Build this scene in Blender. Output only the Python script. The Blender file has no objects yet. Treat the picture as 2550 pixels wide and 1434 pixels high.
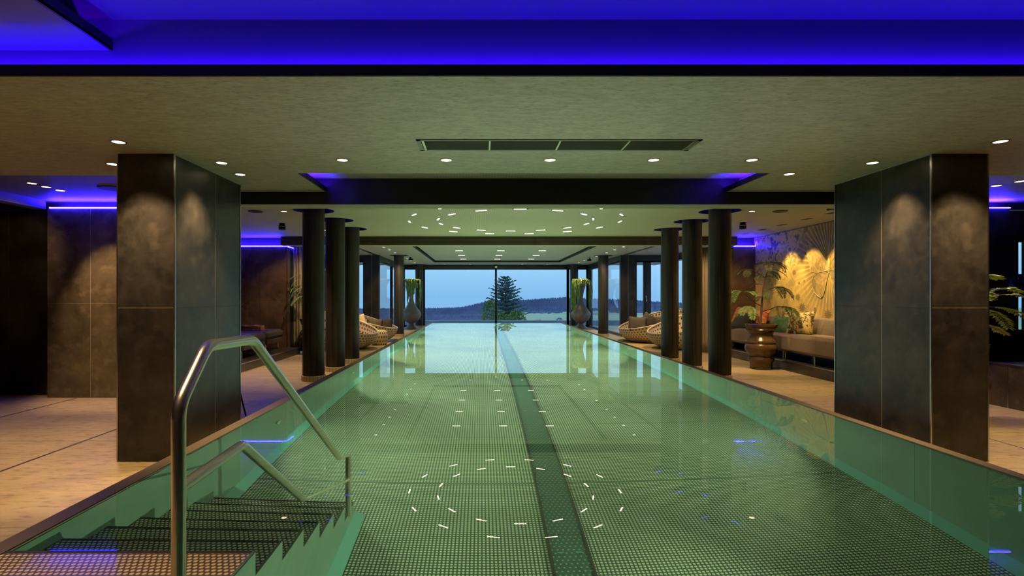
import bpy, bmesh, math, random
from mathutils import Vector, Matrix
from mathutils.geometry import delaunay_2d_cdt
random.seed(7)
SC = bpy.context.scene
COL = SC.collection
PI = math.pi
R = math.radians

# ------------------------------------------------------------------ camera
F = 1340.0            # focal length in pixels of the 2550 px frame
CX, CY = 1200.0, 738.0
CAMZ = 1.29
WZ = 0.23             # water level above the deck
def at(px, py, D):    # a pixel at a known distance
    return Vector(((px - CX) * D / F, D, CAMZ - (py - CY) * D / F))

cam = bpy.data.cameras.new('camera')
cam.sensor_width = 36.0
cam.lens = 36.0 * F / 2550.0
cam.shift_x = (1275 - CX) / 2550.0
cam.shift_y = (CY - 717) / 2550.0
cam.clip_start = 0.05
cam.clip_end = 3000
camo = bpy.data.objects.new('camera', cam)
COL.objects.link(camo)
camo.location = (0, 0, CAMZ)
camo.rotation_euler = (PI / 2, 0, 0)
SC.camera = camo
SC.view_settings.view_transform = 'Standard'
SC.view_settings.look = 'None'
SC.view_settings.gamma = 1
SC.view_settings.use_curve_mapping = False
SC.view_settings.exposure = 0.0
cy = SC.cycles
cy.max_bounces = 8
cy.diffuse_bounces = 3
cy.glossy_bounces = 4
cy.transmission_bounces = 5
cy.transparent_max_bounces = 12
cy.sample_clamp_indirect = 2.5
cy.blur_glossy = 0.6
cy.use_denoising = True
cy.use_adaptive_sampling = True
cy.adaptive_threshold = 0.06
cy.adaptive_min_samples = 16

# ------------------------------------------------------------------ materials
def new_mat(name):
    m = bpy.data.materials.new(name)
    m.use_nodes = True
    nt = m.node_tree
    nt.nodes.clear()
    out = nt.nodes.new('ShaderNodeOutputMaterial')
    return m, nt, out
def N(nt, t, **kw):
    n = nt.nodes.new(t)
    for k, v in kw.items():
        if k in n.inputs:
            n.inputs[k].default_value = v
        else:
            setattr(n, k, v)
    return n
def math_n(nt, op, a, b=None, c=None):
    n = nt.nodes.new('ShaderNodeMath')
    n.operation = op
    for i, v in enumerate((a, b, c)):
        if v is None: continue
        if isinstance(v, (int, float)): n.inputs[i].default_value = v
        else: nt.links.new(v, n.inputs[i])
    return n.outputs[0]
def c4(c): return (c[0], c[1], c[2], 1)
def principled(nt, out, rough=.5, metal=0, spec=.5):
    p = nt.nodes.new('ShaderNodeBsdfPrincipled')
    p.inputs['Roughness'].default_value = rough
    p.inputs['Metallic'].default_value = metal
    p.inputs['Specular IOR Level'].default_value = spec
    nt.links.new(p.outputs[0], out.inputs[0])
    return p
def plain(name, c, rough=.5, metal=0, spec=.5):
    m, nt, out = new_mat(name)
    p = principled(nt, out, rough, metal, spec)
    p.inputs['Base Color'].default_value = c4(c)
    return m
def noisy(name, c1, c2, scale=4, rough=.5, detail=6, stretch=(1, 1, 1), lo=.35, hi=.65, bump=0, metal=0, spec=.5, c3=None, scale3=30, w3=.3, dist=0.0, rough2=None):
    m, nt, out = new_mat(name)
    p = principled(nt, out, rough, metal, spec)
    tc = N(nt, 'ShaderNodeTexCoord')
    mp = N(nt, 'ShaderNodeMapping')
    mp.inputs['Scale'].default_value = stretch
    nt.links.new(tc.outputs['Object'], mp.inputs[0])
    no = N(nt, 'ShaderNodeTexNoise', Scale=scale, Detail=detail, Distortion=dist)
    no.inputs['Roughness'].default_value = .70 if detail > 9 else .62
    nt.links.new(mp.outputs[0], no.inputs['Vector'])
    rp = N(nt, 'ShaderNodeValToRGB')
    rp.color_ramp.elements[0].position = lo
    rp.color_ramp.elements[1].position = hi
    rp.color_ramp.elements[0].color = c4(c1)
    rp.color_ramp.elements[1].color = c4(c2)
    nt.links.new(no.outputs['Fac'], rp.inputs[0])
    col = rp.outputs[0]
    if c3:
        n3 = N(nt, 'ShaderNodeTexNoise', Scale=scale3, Detail=4)
        nt.links.new(mp.outputs[0], n3.inputs['Vector'])
        r3 = N(nt, 'ShaderNodeValToRGB')
        r3.color_ramp.elements[0].position = .52
        r3.color_ramp.elements[1].position = .7
        nt.links.new(n3.outputs['Fac'], r3.inputs[0])
        mx = N(nt, 'ShaderNodeMix', data_type='RGBA')
        f = math_n(nt, 'MULTIPLY', r3.outputs[0], w3)
        nt.links.new(f, mx.inputs['Factor'])
        nt.links.new(col, mx.inputs['A'])
        mx.inputs['B'].default_value = c4(c3)
        col = mx.outputs['Result']
    nt.links.new(col, p.inputs['Base Color'])
    if rough2 is not None:
        mr = N(nt, 'ShaderNodeMapRange')
        mr.inputs['To Min'].default_value = rough
        mr.inputs['To Max'].default_value = rough2
        nt.links.new(no.outputs['Fac'], mr.inputs['Value'])
        nt.links.new(mr.outputs[0], p.inputs['Roughness'])
    if bump:
        b = N(nt, 'ShaderNodeBump', Strength=bump, Distance=.01)
        nt.links.new(no.outputs['Fac'], b.inputs['Height'])
        nt.links.new(b.outputs[0], p.inputs['Normal'])
    return m
def emit(name, c, s):
    m, nt, out = new_mat(name)
    e = N(nt, 'ShaderNodeEmission', Strength=s)
    e.inputs[0].default_value = c4(c)
    nt.links.new(e.outputs[0], out.inputs[0])
    return m

def mat_dots(name, c_base, c_dot, pitch, rad, rough, metal=0.0, seam=None, c_seam=(0, 0, 0), vary=.0, bump=.0, axes='XY', stag=True):
    """flat colour with a regular field of small round studs / perforations, in object metres"""
    m, nt, out = new_mat(name)
    p = principled(nt, out, rough, metal)
    tc = N(nt, 'ShaderNodeTexCoord')
    sx = N(nt, 'ShaderNodeSeparateXYZ')
    nt.links.new(tc.outputs['Object'], sx.inputs[0])
    X, Y = sx.outputs[axes[0]], sx.outputs[axes[1]]
    v = math_n(nt, 'DIVIDE', Y, pitch)
    u = math_n(nt, 'DIVIDE', X, pitch)
    if stag:
        row = math_n(nt, 'FLOOR', v)
        half = math_n(nt, 'MULTIPLY', math_n(nt, 'FLOORED_MODULO', row, 2.0), .5)
        u = math_n(nt, 'ADD', u, half)
    fu = math_n(nt, 'SUBTRACT', math_n(nt, 'FRACT', u), .5)
    fv = math_n(nt, 'SUBTRACT', math_n(nt, 'FRACT', v), .5)
    d = math_n(nt, 'SQRT', math_n(nt, 'ADD', math_n(nt, 'MULTIPLY', fu, fu), math_n(nt, 'MULTIPLY', fv, fv)))
    mr = N(nt, 'ShaderNodeMapRange')
    mr.interpolation_type = 'SMOOTHSTEP'
    mr.inputs['From Min'].default_value = rad * .75
    mr.inputs['From Max'].default_value = rad * 1.25
    mr.inputs['To Min'].default_value = 1
    mr.inputs['To Max'].default_value = 0
    nt.links.new(d, mr.inputs['Value'])
    mx = N(nt, 'ShaderNodeMix', data_type='RGBA')
    nt.links.new(mr.outputs[0], mx.inputs['Factor'])
    mx.inputs['A'].default_value = c4(c_base)
    mx.inputs['B'].default_value = c4(c_dot)
    col = mx.outputs['Result']
    if vary:
        no = N(nt, 'ShaderNodeTexNoise', Scale=.7, Detail=3)
        nt.links.new(tc.outputs['Object'], no.inputs['Vector'])
        k = N(nt, 'ShaderNodeMapRange')
        k.inputs['From Min'].default_value = .3
        k.inputs['From Max'].default_value = .7
        k.inputs['To Min'].default_value = 1 - vary
        k.inputs['To Max'].default_value = 1 + vary
        nt.links.new(no.outputs['Fac'], k.inputs['Value'])
        vm = N(nt, 'ShaderNodeVectorMath', operation='SCALE')
        nt.links.new(col, vm.inputs[0])
        nt.links.new(k.outputs[0], vm.inputs['Scale'])
        col = vm.outputs[0]
    if seam:
        f = math_n(nt, 'FRACT', math_n(nt, 'DIVIDE', Y, seam))
        l = math_n(nt, 'LESS_THAN', f, .012)
        ms = N(nt, 'ShaderNodeMix', data_type='RGBA')
        nt.links.new(l, ms.inputs['Factor'])
        nt.links.new(col, ms.inputs['A'])
        ms.inputs['B'].default_value = c4(c_seam)
        col = ms.outputs['Result']
    nt.links.new(col, p.inputs['Base Color'])
    if bump:
        b = N(nt, 'ShaderNodeBump', Strength=bump, Distance=.006)
        nt.links.new(mr.outputs[0], b.inputs['Height'])
        nt.links.new(b.outputs[0], p.inputs['Normal'])
    return m

def mat_holes_uv(name, c_base, c_hole, rough=.55):
    """woven shell with staggered dark holes; UVs carry one unit per hole"""
    m, nt, out = new_mat(name)
    p = principled(nt, out, rough)
    tc = N(nt, 'ShaderNodeTexCoord')
    sx = N(nt, 'ShaderNodeSeparateXYZ')
    nt.links.new(tc.outputs['UV'], sx.inputs[0])
    v = sx.outputs['Y']
    half = math_n(nt, 'MULTIPLY', math_n(nt, 'FLOORED_MODULO', math_n(nt, 'FLOOR', v), 2.0), .5)
    u = math_n(nt, 'ADD', sx.outputs['X'], half)
    fu = math_n(nt, 'SUBTRACT', math_n(nt, 'FRACT', u), .5)
    fv = math_n(nt, 'SUBTRACT', math_n(nt, 'FRACT', v), .5)
    d = math_n(nt, 'SQRT', math_n(nt, 'ADD', math_n(nt, 'MULTIPLY', fu, fu), math_n(nt, 'MULTIPLY', fv, fv)))
    mr = N(nt, 'ShaderNodeMapRange')
    mr.inputs['From Min'].default_value = .21
    mr.inputs['From Max'].default_value = .27
    mr.inputs['To Min'].default_value = 1
    mr.inputs['To Max'].default_value = 0
    nt.links.new(d, mr.inputs['Value'])
    mx = N(nt, 'ShaderNodeMix', data_type='RGBA')
    nt.links.new(mr.outputs[0], mx.inputs['Factor'])
    mx.inputs['A'].default_value = c4(c_base)
    mx.inputs['B'].default_value = c4(c_hole)
    nt.links.new(mx.outputs['Result'], p.inputs['Base Color'])
    return m

def mat_water():
    m, nt, out = new_mat('water')
    fr = N(nt, 'ShaderNodeFresnel', IOR=1.33)
    rf = N(nt, 'ShaderNodeBsdfRefraction', IOR=1.33, Roughness=0)
    rf.inputs['Color'].default_value = (.86, .97, .87, 1)
    gl = N(nt, 'ShaderNodeBsdfGlossy', Roughness=0)
    gl.inputs['Color'].default_value = (1, 1, 1, 1)
    mx = N(nt, 'ShaderNodeMixShader')
    nt.links.new(fr.outputs[0], mx.inputs[0])
    nt.links.new(rf.outputs[0], mx.inputs[1])
    nt.links.new(gl.outputs[0], mx.inputs[2])
    nt.links.new(mx.outputs[0], out.inputs[0])
    return m
def mat_glass():
    m, nt, out = new_mat('window_glass')
    lw = N(nt, 'ShaderNodeLayerWeight')
    f5 = math_n(nt, 'POWER', lw.outputs['Facing'], 5.0)
    fac = math_n(nt, 'MULTIPLY_ADD', f5, .94, .05)
    tr = N(nt, 'ShaderNodeBsdfTransparent')
    tr.inputs[0].default_value = (.9, .95, .98, 1)
    gl = N(nt, 'ShaderNodeBsdfGlossy', Roughness=0)
    gl.inputs['Color'].default_value = (1, 1, 1, 1)
    mx = N(nt, 'ShaderNodeMixShader')
    nt.links.new(fac, mx.inputs[0])
    nt.links.new(tr.outputs[0], mx.inputs[1])
    nt.links.new(gl.outputs[0], mx.inputs[2])
    nt.links.new(mx.outputs[0], out.inputs[0])
    return m

def mat_mural(yc, zc):
    """gilded wallpaper: rays fanning from the butterfly, blotches of foliage between them"""
    m, nt, out = new_mat('mural_paper')
    p = principled(nt, out, .42)
    tc = N(nt, 'ShaderNodeTexCoord')
    sx = N(nt, 'ShaderNodeSeparateXYZ')
    nt.links.new(tc.outputs['Object'], sx.inputs[0])
    dy = math_n(nt, 'SUBTRACT', sx.outputs['Y'], yc)
    dz = math_n(nt, 'SUBTRACT', sx.outputs['Z'], zc)
    ang = math_n(nt, 'ARCTAN2', dz, dy)
    rad = math_n(nt, 'SQRT', math_n(nt, 'ADD', math_n(nt, 'MULTIPLY', dy, dy), math_n(nt, 'MULTIPLY', dz, dz)))
    no = N(nt, 'ShaderNodeTexNoise', Scale=2.6, Detail=5)
    nt.links.new(tc.outputs['Object'], no.inputs['Vector'])
    w = math_n(nt, 'SINE', math_n(nt, 'ADD', math_n(nt, 'MULTIPLY', ang, 52.0), math_n(nt, 'MULTIPLY', no.outputs['Fac'], 2.5)))
    ray = math_n(nt, 'SUBTRACT', 1.0, math_n(nt, 'POWER', math_n(nt, 'MULTIPLY_ADD', w, .5, .5), 3.0))
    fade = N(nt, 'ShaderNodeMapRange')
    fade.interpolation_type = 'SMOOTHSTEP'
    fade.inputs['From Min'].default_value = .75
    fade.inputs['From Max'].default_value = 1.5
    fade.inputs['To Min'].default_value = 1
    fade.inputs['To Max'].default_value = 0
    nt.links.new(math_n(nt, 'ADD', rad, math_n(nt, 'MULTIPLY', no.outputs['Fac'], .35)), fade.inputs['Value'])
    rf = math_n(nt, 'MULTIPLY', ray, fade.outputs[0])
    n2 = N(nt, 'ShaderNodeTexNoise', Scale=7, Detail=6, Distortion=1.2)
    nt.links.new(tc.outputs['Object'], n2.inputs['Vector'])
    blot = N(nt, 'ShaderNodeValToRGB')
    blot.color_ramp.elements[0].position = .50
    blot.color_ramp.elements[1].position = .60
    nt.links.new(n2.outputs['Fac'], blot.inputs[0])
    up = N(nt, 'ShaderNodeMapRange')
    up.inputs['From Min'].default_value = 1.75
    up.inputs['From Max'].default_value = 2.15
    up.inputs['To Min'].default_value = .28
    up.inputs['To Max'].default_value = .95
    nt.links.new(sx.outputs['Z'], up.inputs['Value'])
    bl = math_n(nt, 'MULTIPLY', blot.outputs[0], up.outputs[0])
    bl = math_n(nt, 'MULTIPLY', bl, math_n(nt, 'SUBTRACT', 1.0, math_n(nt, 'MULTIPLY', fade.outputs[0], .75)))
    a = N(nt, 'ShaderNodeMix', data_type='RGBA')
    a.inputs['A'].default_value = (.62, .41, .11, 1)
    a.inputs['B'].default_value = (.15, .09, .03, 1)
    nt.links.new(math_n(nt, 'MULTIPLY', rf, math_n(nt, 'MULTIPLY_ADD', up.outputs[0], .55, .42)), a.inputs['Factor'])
    b = N(nt, 'ShaderNodeMix', data_type='RGBA')
    nt.links.new(bl, b.inputs['Factor'])
    nt.links.new(a.outputs['Result'], b.inputs['A'])
    b.inputs['B'].default_value = (.05, .035, .03, 1)
    nt.links.new(b.outputs['Result'], p.inputs['Base Color'])
    return m

WARM = (1.0, .66, .34)
M = {}
M['soffit'] = noisy('soffit_plaster', (.33, .31, .25), (.45, .43, .35), scale=9, rough=.5, stretch=(1, 3.0, 1), c3=(.20, .19, .15), scale3=26, w3=.75)
M['perf'] = mat_dots('perforated_ceiling', (.50, .47, .39), (.26, .245, .20), .03, .2, .7, stag=False)
M['beam_lit'] = plain('beam_plaster_lit', (.42, .40, .33), .6)  # paler copy of the beam colour, for the lit undersides
M['black'] = plain('black_paint', (.012, .010, .012), .45)
M['beam_shade'] = plain('beam_shade_brown', (.055, .045, .03), .5)  # shade on the second beam's front, put into the colour
M['coffer'] = plain('coffer_paint', (.13, .13, .16), .55)
M['farceil'] = plain('far_ceiling_plaster', (.345, .315, .345), .55)
M['slate'] = noisy('slate_tile', (.008, .0078, .008), (.062, .053, .042), scale=2.6, rough=.30, detail=15, lo=.34, hi=.74, c3=(.12, .10, .08), scale3=9, w3=.22, dist=.3, bump=.05, rough2=.48)
M['rust'] = noisy('rust_brown_tile', (.06, .034, .017), (.17, .105, .055), scale=2.4, rough=.4, detail=10, lo=.32, hi=.74, c3=(.24, .16, .09), scale3=6, w3=.35, dist=.4)
M['brownstone'] = noisy('brown_stone_tile', (.045, .034, .018), (.19, .145, .085), scale=2.0, rough=.35, detail=12, lo=.30, hi=.74, c3=(.30, .235, .15), scale3=7, w3=.4, dist=.6)
M['blacktile'] = noisy('black_tile', (.008, .007, .006), (.035, .03, .02), scale=3, rough=.35, detail=8)
M['grout'] = plain('pale_grout', (.30, .25, .17), .6)
M['groutdark'] = plain('dark_grout', (.035, .03, .025), .6)
M['alu'] = plain('brushed_aluminium', (.62, .60, .56), .28, 1)
M['steel'] = noisy('brushed_steel', (.80, .74, .60), (.90, .85, .72), scale=6, rough=.27, stretch=(1, 1, 30), metal=1)
M['coping'] = plain('coping_steel', (.13, .10, .07), .55, 0, .25)
M['travertine'] = noisy('travertine', (.345, .26, .118), (.50, .40, .21), scale=1.7, rough=.42, detail=10, stretch=(1, 3.2, 1), lo=.33, hi=.66, c3=(.20, .125, .05), scale3=8, w3=.8, dist=.3)
M['slot'] = plain('drain_slot', (.03, .022, .014), .6)
M['poolfloor'] = mat_dots('pool_floor_steel', (.12, .16, .105), (.80, .86, .66), .026, .34, .38, metal=.5, seam=1.5, c_seam=(.16, .21, .15), vary=.28, bump=.3, stag=False)
M['poolwall'] = noisy('pool_wall_steel', (.085, .15, .105), (.105, .18, .125), scale=1.2, rough=.4)
M['poolledge'] = plain('pool_ledge_steel', (.09, .26, .20), .4)
M['drain'] = mat_dots('drain_grating', (.035, .085, .06), (.16, .30, .19), .036, .2, .4, seam=.75, c_seam=(.02, .05, .035))
M['tread'] = mat_dots('tread_steel', (.07, .07, .05), (.70, .68, .52), .024, .34, .35, bump=.4)
M['treadwet'] = mat_dots('wet_tread_steel', (.11, .085, .045), (.80, .64, .40), .024, .34, .35, bump=.4)
M['treadwet'].node_tree.nodes['Principled BSDF'].inputs['Coat Weight'].default_value = 1
M['treadwet'].node_tree.nodes['Principled BSDF'].inputs['Coat Roughness'].default_value = .02
M['treadwet'].node_tree.nodes['Principled BSDF'].inputs['Coat IOR'].default_value = 1.33
M['treadedge'] = plain('tread_edge', (.035, .028, .018), .5)
M['water'] = mat_water()
M['glass'] = mat_glass()
M['frame'] = plain('window_frame_dark', (.018, .02, .028), .4)
M['column'] = noisy('charred_column', (.007, .006, .005), (.055, .041, .030), scale=34, rough=.55, detail=6, stretch=(1, 1, .03), lo=.35, hi=.7, bump=.4)
M['colbase'] = noisy('column_base_tile', (.60, .45, .27), (.70, .54, .34), scale=5, rough=.5)
M['led'] = emit('blue_led', (.011, .008, 1.0), 70)
M['ledup'] = emit('blue_led_top', (.030, .010, 1.0), 850)
M['ledwall'] = emit('blue_led_wall_side', (.045, 0, 1.0), 330)
M['ledhousing'] = plain('led_housing', (.05, .05, .06), .5)
M['ledcove'] = emit('blue_led_cove', (.045, .0, 1.0), 60)
M['ledend'] = emit('blue_led_coffer', (.05, .008, 1.0), 170)
M['ledring'] = emit('blue_led_ring', (.05, .01, 1.0), 6)
M['lamp'] = emit('warm_lamp', (1.0, .80, .52), 7)
M['lampwhite'] = emit('neutral_lamp', (1.0, .92, .80), 4)
M['bar'] = emit('warm_lamp_bar', (1.0, .80, .60), 14)
M['lamprim'] = plain('lamp_rim', (.45, .38, .28), .3, 1)
M['ventdark'] = plain('vent_dark', (.02, .02, .015), .6)
M['ventslat'] = plain('vent_slat', (.07, .065, .045), .5, .2)
M['ventframe'] = plain('vent_frame', (.16, .15, .12), .4, .5)
M['leather'] = noisy('brown_leather', (.060, .045, .035), (.085, .065, .05), scale=12, rough=.38)
M['sofa'] = noisy('taupe_upholstery', (.155, .112, .078), (.195, .143, .10), scale=30, rough=.75)
M['chrome'] = plain('chrome', (.75, .74, .72), .12, 1)
M['potwood'] = noisy('turned_wood', (.06, .032, .012), (.11, .06, .022), scale=3, rough=.25, stretch=(1, 1, 4))
M['soil'] = noisy('soil', (.05, .03, .018), (.12, .08, .045), scale=40, rough=.9)
M['bark'] = noisy('bark', (.06, .035, .02), (.13, .08, .045), scale=25, rough=.8)
M['leaf'] = noisy('leaf_green', (.08, .16, .03), (.18, .26, .06), scale=6, rough=.45)
M['leafdark'] = noisy('leaf_olive', (.045, .055, .016), (.09, .10, .03), scale=6, rough=.5)
M['leafyel'] = noisy('leaf_yellow_green', (.25, .37, .05), (.42, .54, .10), scale=6, rough=.4)
M['wicker'] = mat_holes_uv('cream_weave', (.60, .49, .33), (.07, .035, .012))
M['wickerplain'] = plain('cream_rim', (.56, .45, .30), .5)
M['pilbrown'] = noisy('brown_fabric', (.055, .042, .026), (.085, .065, .04), scale=25, rough=.8)
M['pilcream'] = noisy('cream_fabric', (.52, .40, .24), (.60, .47, .29), scale=25, rough=.8)
M['pilgreen'] = noisy('green_fabric', (.012, .05, .015), (.04, .10, .03), scale=14, rough=.8)
M['pilleaf'] = noisy('leaf_print_fabric', (.06, .04, .015), (.50, .36, .12), scale=9, rough=.7, lo=.47, hi=.53, dist=2)
M['pilred'] = noisy('red_print_fabric', (.30, .05, .015), (.60, .22, .06), scale=14, rough=.7, lo=.45, hi=.6, dist=1)
M['pilblack'] = plain('black_fabric', (.018, .014, .012), .8)
M['towelred'] = noisy('red_towel', (.26, .07, .04), (.42, .15, .09), scale=22, rough=.9, stretch=(1, 5, 1))
M['towelblue'] = noisy('navy_towel', (.012, .016, .03), (.04, .05, .08), scale=22, rough=.9)
M['vase'] = noisy('grey_stone_vase', (.16, .13, .14), (.22, .185, .19), scale=5, rough=.5)
M['moss'] = noisy('trailing_green', (.09, .19, .045), (.22, .31, .09), scale=9, rough=.7)
M['curtain'] = noisy('beige_curtain', (.30, .25, .16), (.42, .35, .23), scale=3, rough=.8, stretch=(1, 1, .2))
M['platform'] = noisy('dark_platform', (.02, .018, .016), (.055, .05, .045), scale=3, rough=.28)
M['blackmetal'] = plain('black_metal', (.012, .012, .014), .35, .3)
M['speaker'] = plain('speaker_grey', (.03, .025, .03), .6)
M['wing'] = noisy('butterfly_gold', (.27, .17, .05), (.50, .34, .11), scale=9, rough=.4, lo=.4, hi=.62, dist=.8)
M['wingedge'] = plain('butterfly_outline', (.58, .44, .18), .4)
M['flower'] = plain('mural_flower', (.24, .155, .05), .5)
M['forest'] = noisy('hazed_forest', (.075, .10, .215), (.125, .155, .29), scale=.035, rough=.9, spec=.1)  # dusk haze is mixed into the blue of the trees
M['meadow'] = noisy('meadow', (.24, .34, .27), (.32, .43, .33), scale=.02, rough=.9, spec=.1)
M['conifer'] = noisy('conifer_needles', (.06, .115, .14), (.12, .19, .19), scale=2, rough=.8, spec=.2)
M['shrub'] = noisy('shrub_leaves', (.07, .14, .05), (.16, .25, .085), scale=3, rough=.8, spec=.2)
M['hut'] = plain('hut_wood', (.11, .11, .12), .8)
M['hutroof'] = plain('hut_roof', (.22, .25, .27), .7)
M['parapet'] = plain('terrace_concrete', (.20, .27, .36), .7)
M['roof'] = plain('roof_slab', (.05, .05, .05), .8)
M['ornament'] = plain('black_glossy_ornament', (.01, .01, .014), .15)
M['ornblue'] = emit('glowing_blue_stone', (.08, .14, .9), 1.0)  # glow put into the ornament's blue centre, which is no lamp
M['handlem'] = plain('door_handle_metal', (.6, .5, .38), .25, 1)

# ------------------------------------------------------------------ mesh builder
class MB:
    def __init__(s):
        s.v, s.f, s.m, s.uv = [], [], [], {}
    def face(s, pts, mi=0, uvs=None):
        n = len(s.v)
        s.v += [tuple(p) for p in pts]
        s.f.append(list(range(n, n + len(pts))))
        s.m.append(mi)
        if uvs: s.uv[len(s.f) - 1] = uvs
    def box(s, x0, x1, y0, y1, z0, z1, mi=0):
        n = len(s.v)
        s.v += [(x0, y0, z0), (x1, y0, z0), (x1, y1, z0), (x0, y1, z0), (x0, y0, z1), (x1, y0, z1), (x1, y1, z1), (x0, y1, z1)]
        for q in ((0, 3, 2, 1), (4, 5, 6, 7), (0, 1, 5, 4), (1, 2, 6, 5), (2, 3, 7, 6), (3, 0, 4, 7)):
            s.f.append([n + i for i in q]); s.m.append(mi)
        return s
    def obox(s, c, sx, sy, sz, rot, mi=0):
        n = len(s.v)
        mt = rot.to_matrix() if hasattr(rot, 'to_matrix') else rot
        for z in (-.5, .5):
            for x, y in ((-.5, -.5), (.5, -.5), (.5, .5), (-.5, .5)):
                p = mt @ Vector((x * sx, y * sy, z * sz)) + Vector(c)
                s.v.append(tuple(p))
        for q in ((0, 3, 2, 1), (4, 5, 6, 7), (0, 1, 5, 4), (1, 2, 6, 5), (2, 3, 7, 6), (3, 0, 4, 7)):
            s.f.append([n + i for i in q]); s.m.append(mi)
        return s
    def lathe(s, prof, n=32, cx=0, cy=0, mi=0, cap=True, uvn=None):
        b = len(s.v)
        for r, z in prof:
            for i in range(n):
                a = 2 * PI * i / n
                s.v.append((cx + r * math.cos(a), cy + r * math.sin(a), z))
        for j in range(len(prof) - 1):
            for i in range(n):
                k = (i + 1) % n
                s.f.append([b + j * n + i, b + j * n + k, b + (j + 1) * n + k, b + (j + 1) * n + i]); s.m.append(mi)
                if uvn:
                    u0, u1 = uvn[0] * i / n, uvn[0] * (i + 1) / n
                    v0, v1 = uvn[1] * j / (len(prof) - 1), uvn[1] * (j + 1) / (len(prof) - 1)
                    s.uv[len(s.f) - 1] = [(u0, v0), (u1, v0), (u1, v1), (u0, v1)]
        if cap:
            s.f.append([b + i for i in range(n)][::-1]); s.m.append(mi)
            e = b + (len(prof) - 1) * n
            s.f.append([e + i for i in range(n)]); s.m.append(mi)
        return s
    def tube(s, pts, r, n=12, mi=0, closed=False):
        pts = [Vector(p) for p in pts]
        L = len(pts)
        rr = r if isinstance(r, (list, tuple)) else [r] * L
        b = len(s.v)
        up = None
        for i, p in enumerate(pts):
            if closed:
                t = (pts[(i + 1) % L] - pts[i - 1]).normalized()
            else:
                a = pts[max(i - 1, 0)]; c = pts[min(i + 1, L - 1)]
                t = (c - a).normalized()
            if up is None:
                up = Vector((0, 0, 1)) if abs(t.z) < .9 else Vector((1, 0, 0))
            x = t.cross(up).normalized()
            y = x.cross(t).normalized()
            up = y
            k = 1.0
            if 0 < i < L - 1 and not closed:
                d1 = (pts[i] - pts[i - 1]).normalized(); d2 = (pts[i + 1] - pts[i]).normalized()
                cs = max(.5, math.cos(d1.angle(d2) / 2)) if d1.length and d2.length else 1
                k = 1.0
            for j in range(n):
                a = 2 * PI * j / n
                q = p + (x * math.cos(a) + y * math.sin(a)) * rr[i] * k
                s.v.append(tuple(q))
        for i in range(L if closed else L - 1):
            i2 = (i + 1) % L
            for j in range(n):
                k = (j + 1) % n
                s.f.append([b + i * n + j, b + i * n + k, b + i2 * n + k, b + i2 * n + j]); s.m.append(mi)
        if not closed:
            s.f.append([b + j for j in range(n)][::-1]); s.m.append(mi)
            e = b + (L - 1) * n
            s.f.append([e + j for j in range(n)]); s.m.append(mi)
        return s
    def prism_x(s, poly, x0, x1, mi=0):           # poly in (y, z)
        n = len(s.v); k = len(poly)
        s.v += [(x0, y, z) for y, z in poly] + [(x1, y, z) for y, z in poly]
        s.f.append([n + i for i in range(k)]); s.m.append(mi)
        s.f.append([n + k + i for i in range(k)][::-1]); s.m.append(mi)
        for i in range(k):
            j = (i + 1) % k
            s.f.append([n + i, n + j, n + k + j, n + k + i]); s.m.append(mi)
        return s
    def build(s, name, mats, parent=None, loc=None, smooth=False, bevel=0, rotz=0, sharp=.6, solid=0, subdiv=0):
        me = bpy.data.meshes.new(name)
        me.from_pydata(s.v, [], s.f)
        if not isinstance(mats, (list, tuple)): mats = [mats]
        for m in mats: me.materials.append(m)
        for p, mi in zip(me.polygons, s.m): p.material_index = mi
        if s.uv:
            ul = me.uv_layers.new(name='UVMap')
            for fi, us in s.uv.items():
                for li, u in zip(me.polygons[fi].loop_indices, us):
                    ul.data[li].uv = u
        bm = bmesh.new(); bm.from_mesh(me)
        if not s.uv: bmesh.ops.remove_doubles(bm, verts=bm.verts, dist=1e-5)
        else: bmesh.ops.remove_doubles(bm, verts=bm.verts, dist=1e-5)
        bmesh.ops.recalc_face_normals(bm, faces=bm.faces)
        if smooth:
            for f in bm.faces: f.smooth = True
            for e in bm.edges:
                if len(e.link_faces) == 2 and e.calc_face_angle(0) > sharp: e.smooth = False
        bm.to_mesh(me); bm.free()
        o = bpy.data.objects.new(name, me)
        COL.objects.link(o)
        if loc: o.location = loc
        o.rotation_euler.z = rotz
        if parent: o.parent = parent
        if solid:
            md = o.modifiers.new('thickness', 'SOLIDIFY'); md.thickness = solid; md.offset = 0
        if subdiv:
            md = o.modifiers.new('smoothing', 'SUBSURF'); md.levels = subdiv; md.render_levels = subdiv
        if bevel:
            md = o.modifiers.new('edge', 'BEVEL'); md.width = bevel; md.segments = 2; md.limit_method = 'ANGLE'; md.angle_limit = R(50)
        return o
def tag(o, label=None, cat=None, group=None, kind=None):
    if label: o['label'] = label
    if cat: o['category'] = cat
    if group: o['group'] = group
    if kind: o['kind'] = kind
    return o
def thing(name, label, cat, loc=(0, 0, 0), rotz=0, group=None):
    o = bpy.data.objects.new(name, None)
    COL.objects.link(o)
    o.empty_display_size = .1
    o.location = loc
    o.rotation_euler.z = rotz
    return tag(o, label, cat, group)
def copy_tree(o, parent=None):
    c = o.copy(); COL.objects.link(c)
    if parent: c.parent = parent
    for ch in list(o.children): copy_tree(ch, c)
    return c
def place(proto, used, loc, rotz, label, group=None):
    o = proto if not used else copy_tree(proto)
    o.location = loc; o.rotation_euler.z = rotz
    o['label'] = label
    if group: o['group'] = group
    return o
LK = {'lamp_light': 4.2, 'pool_light': 9.5, 'far_light': 11, 'deck_fill': 4.6, 'pool_up_fill': .8, 'mural_light': 2.1}
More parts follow.
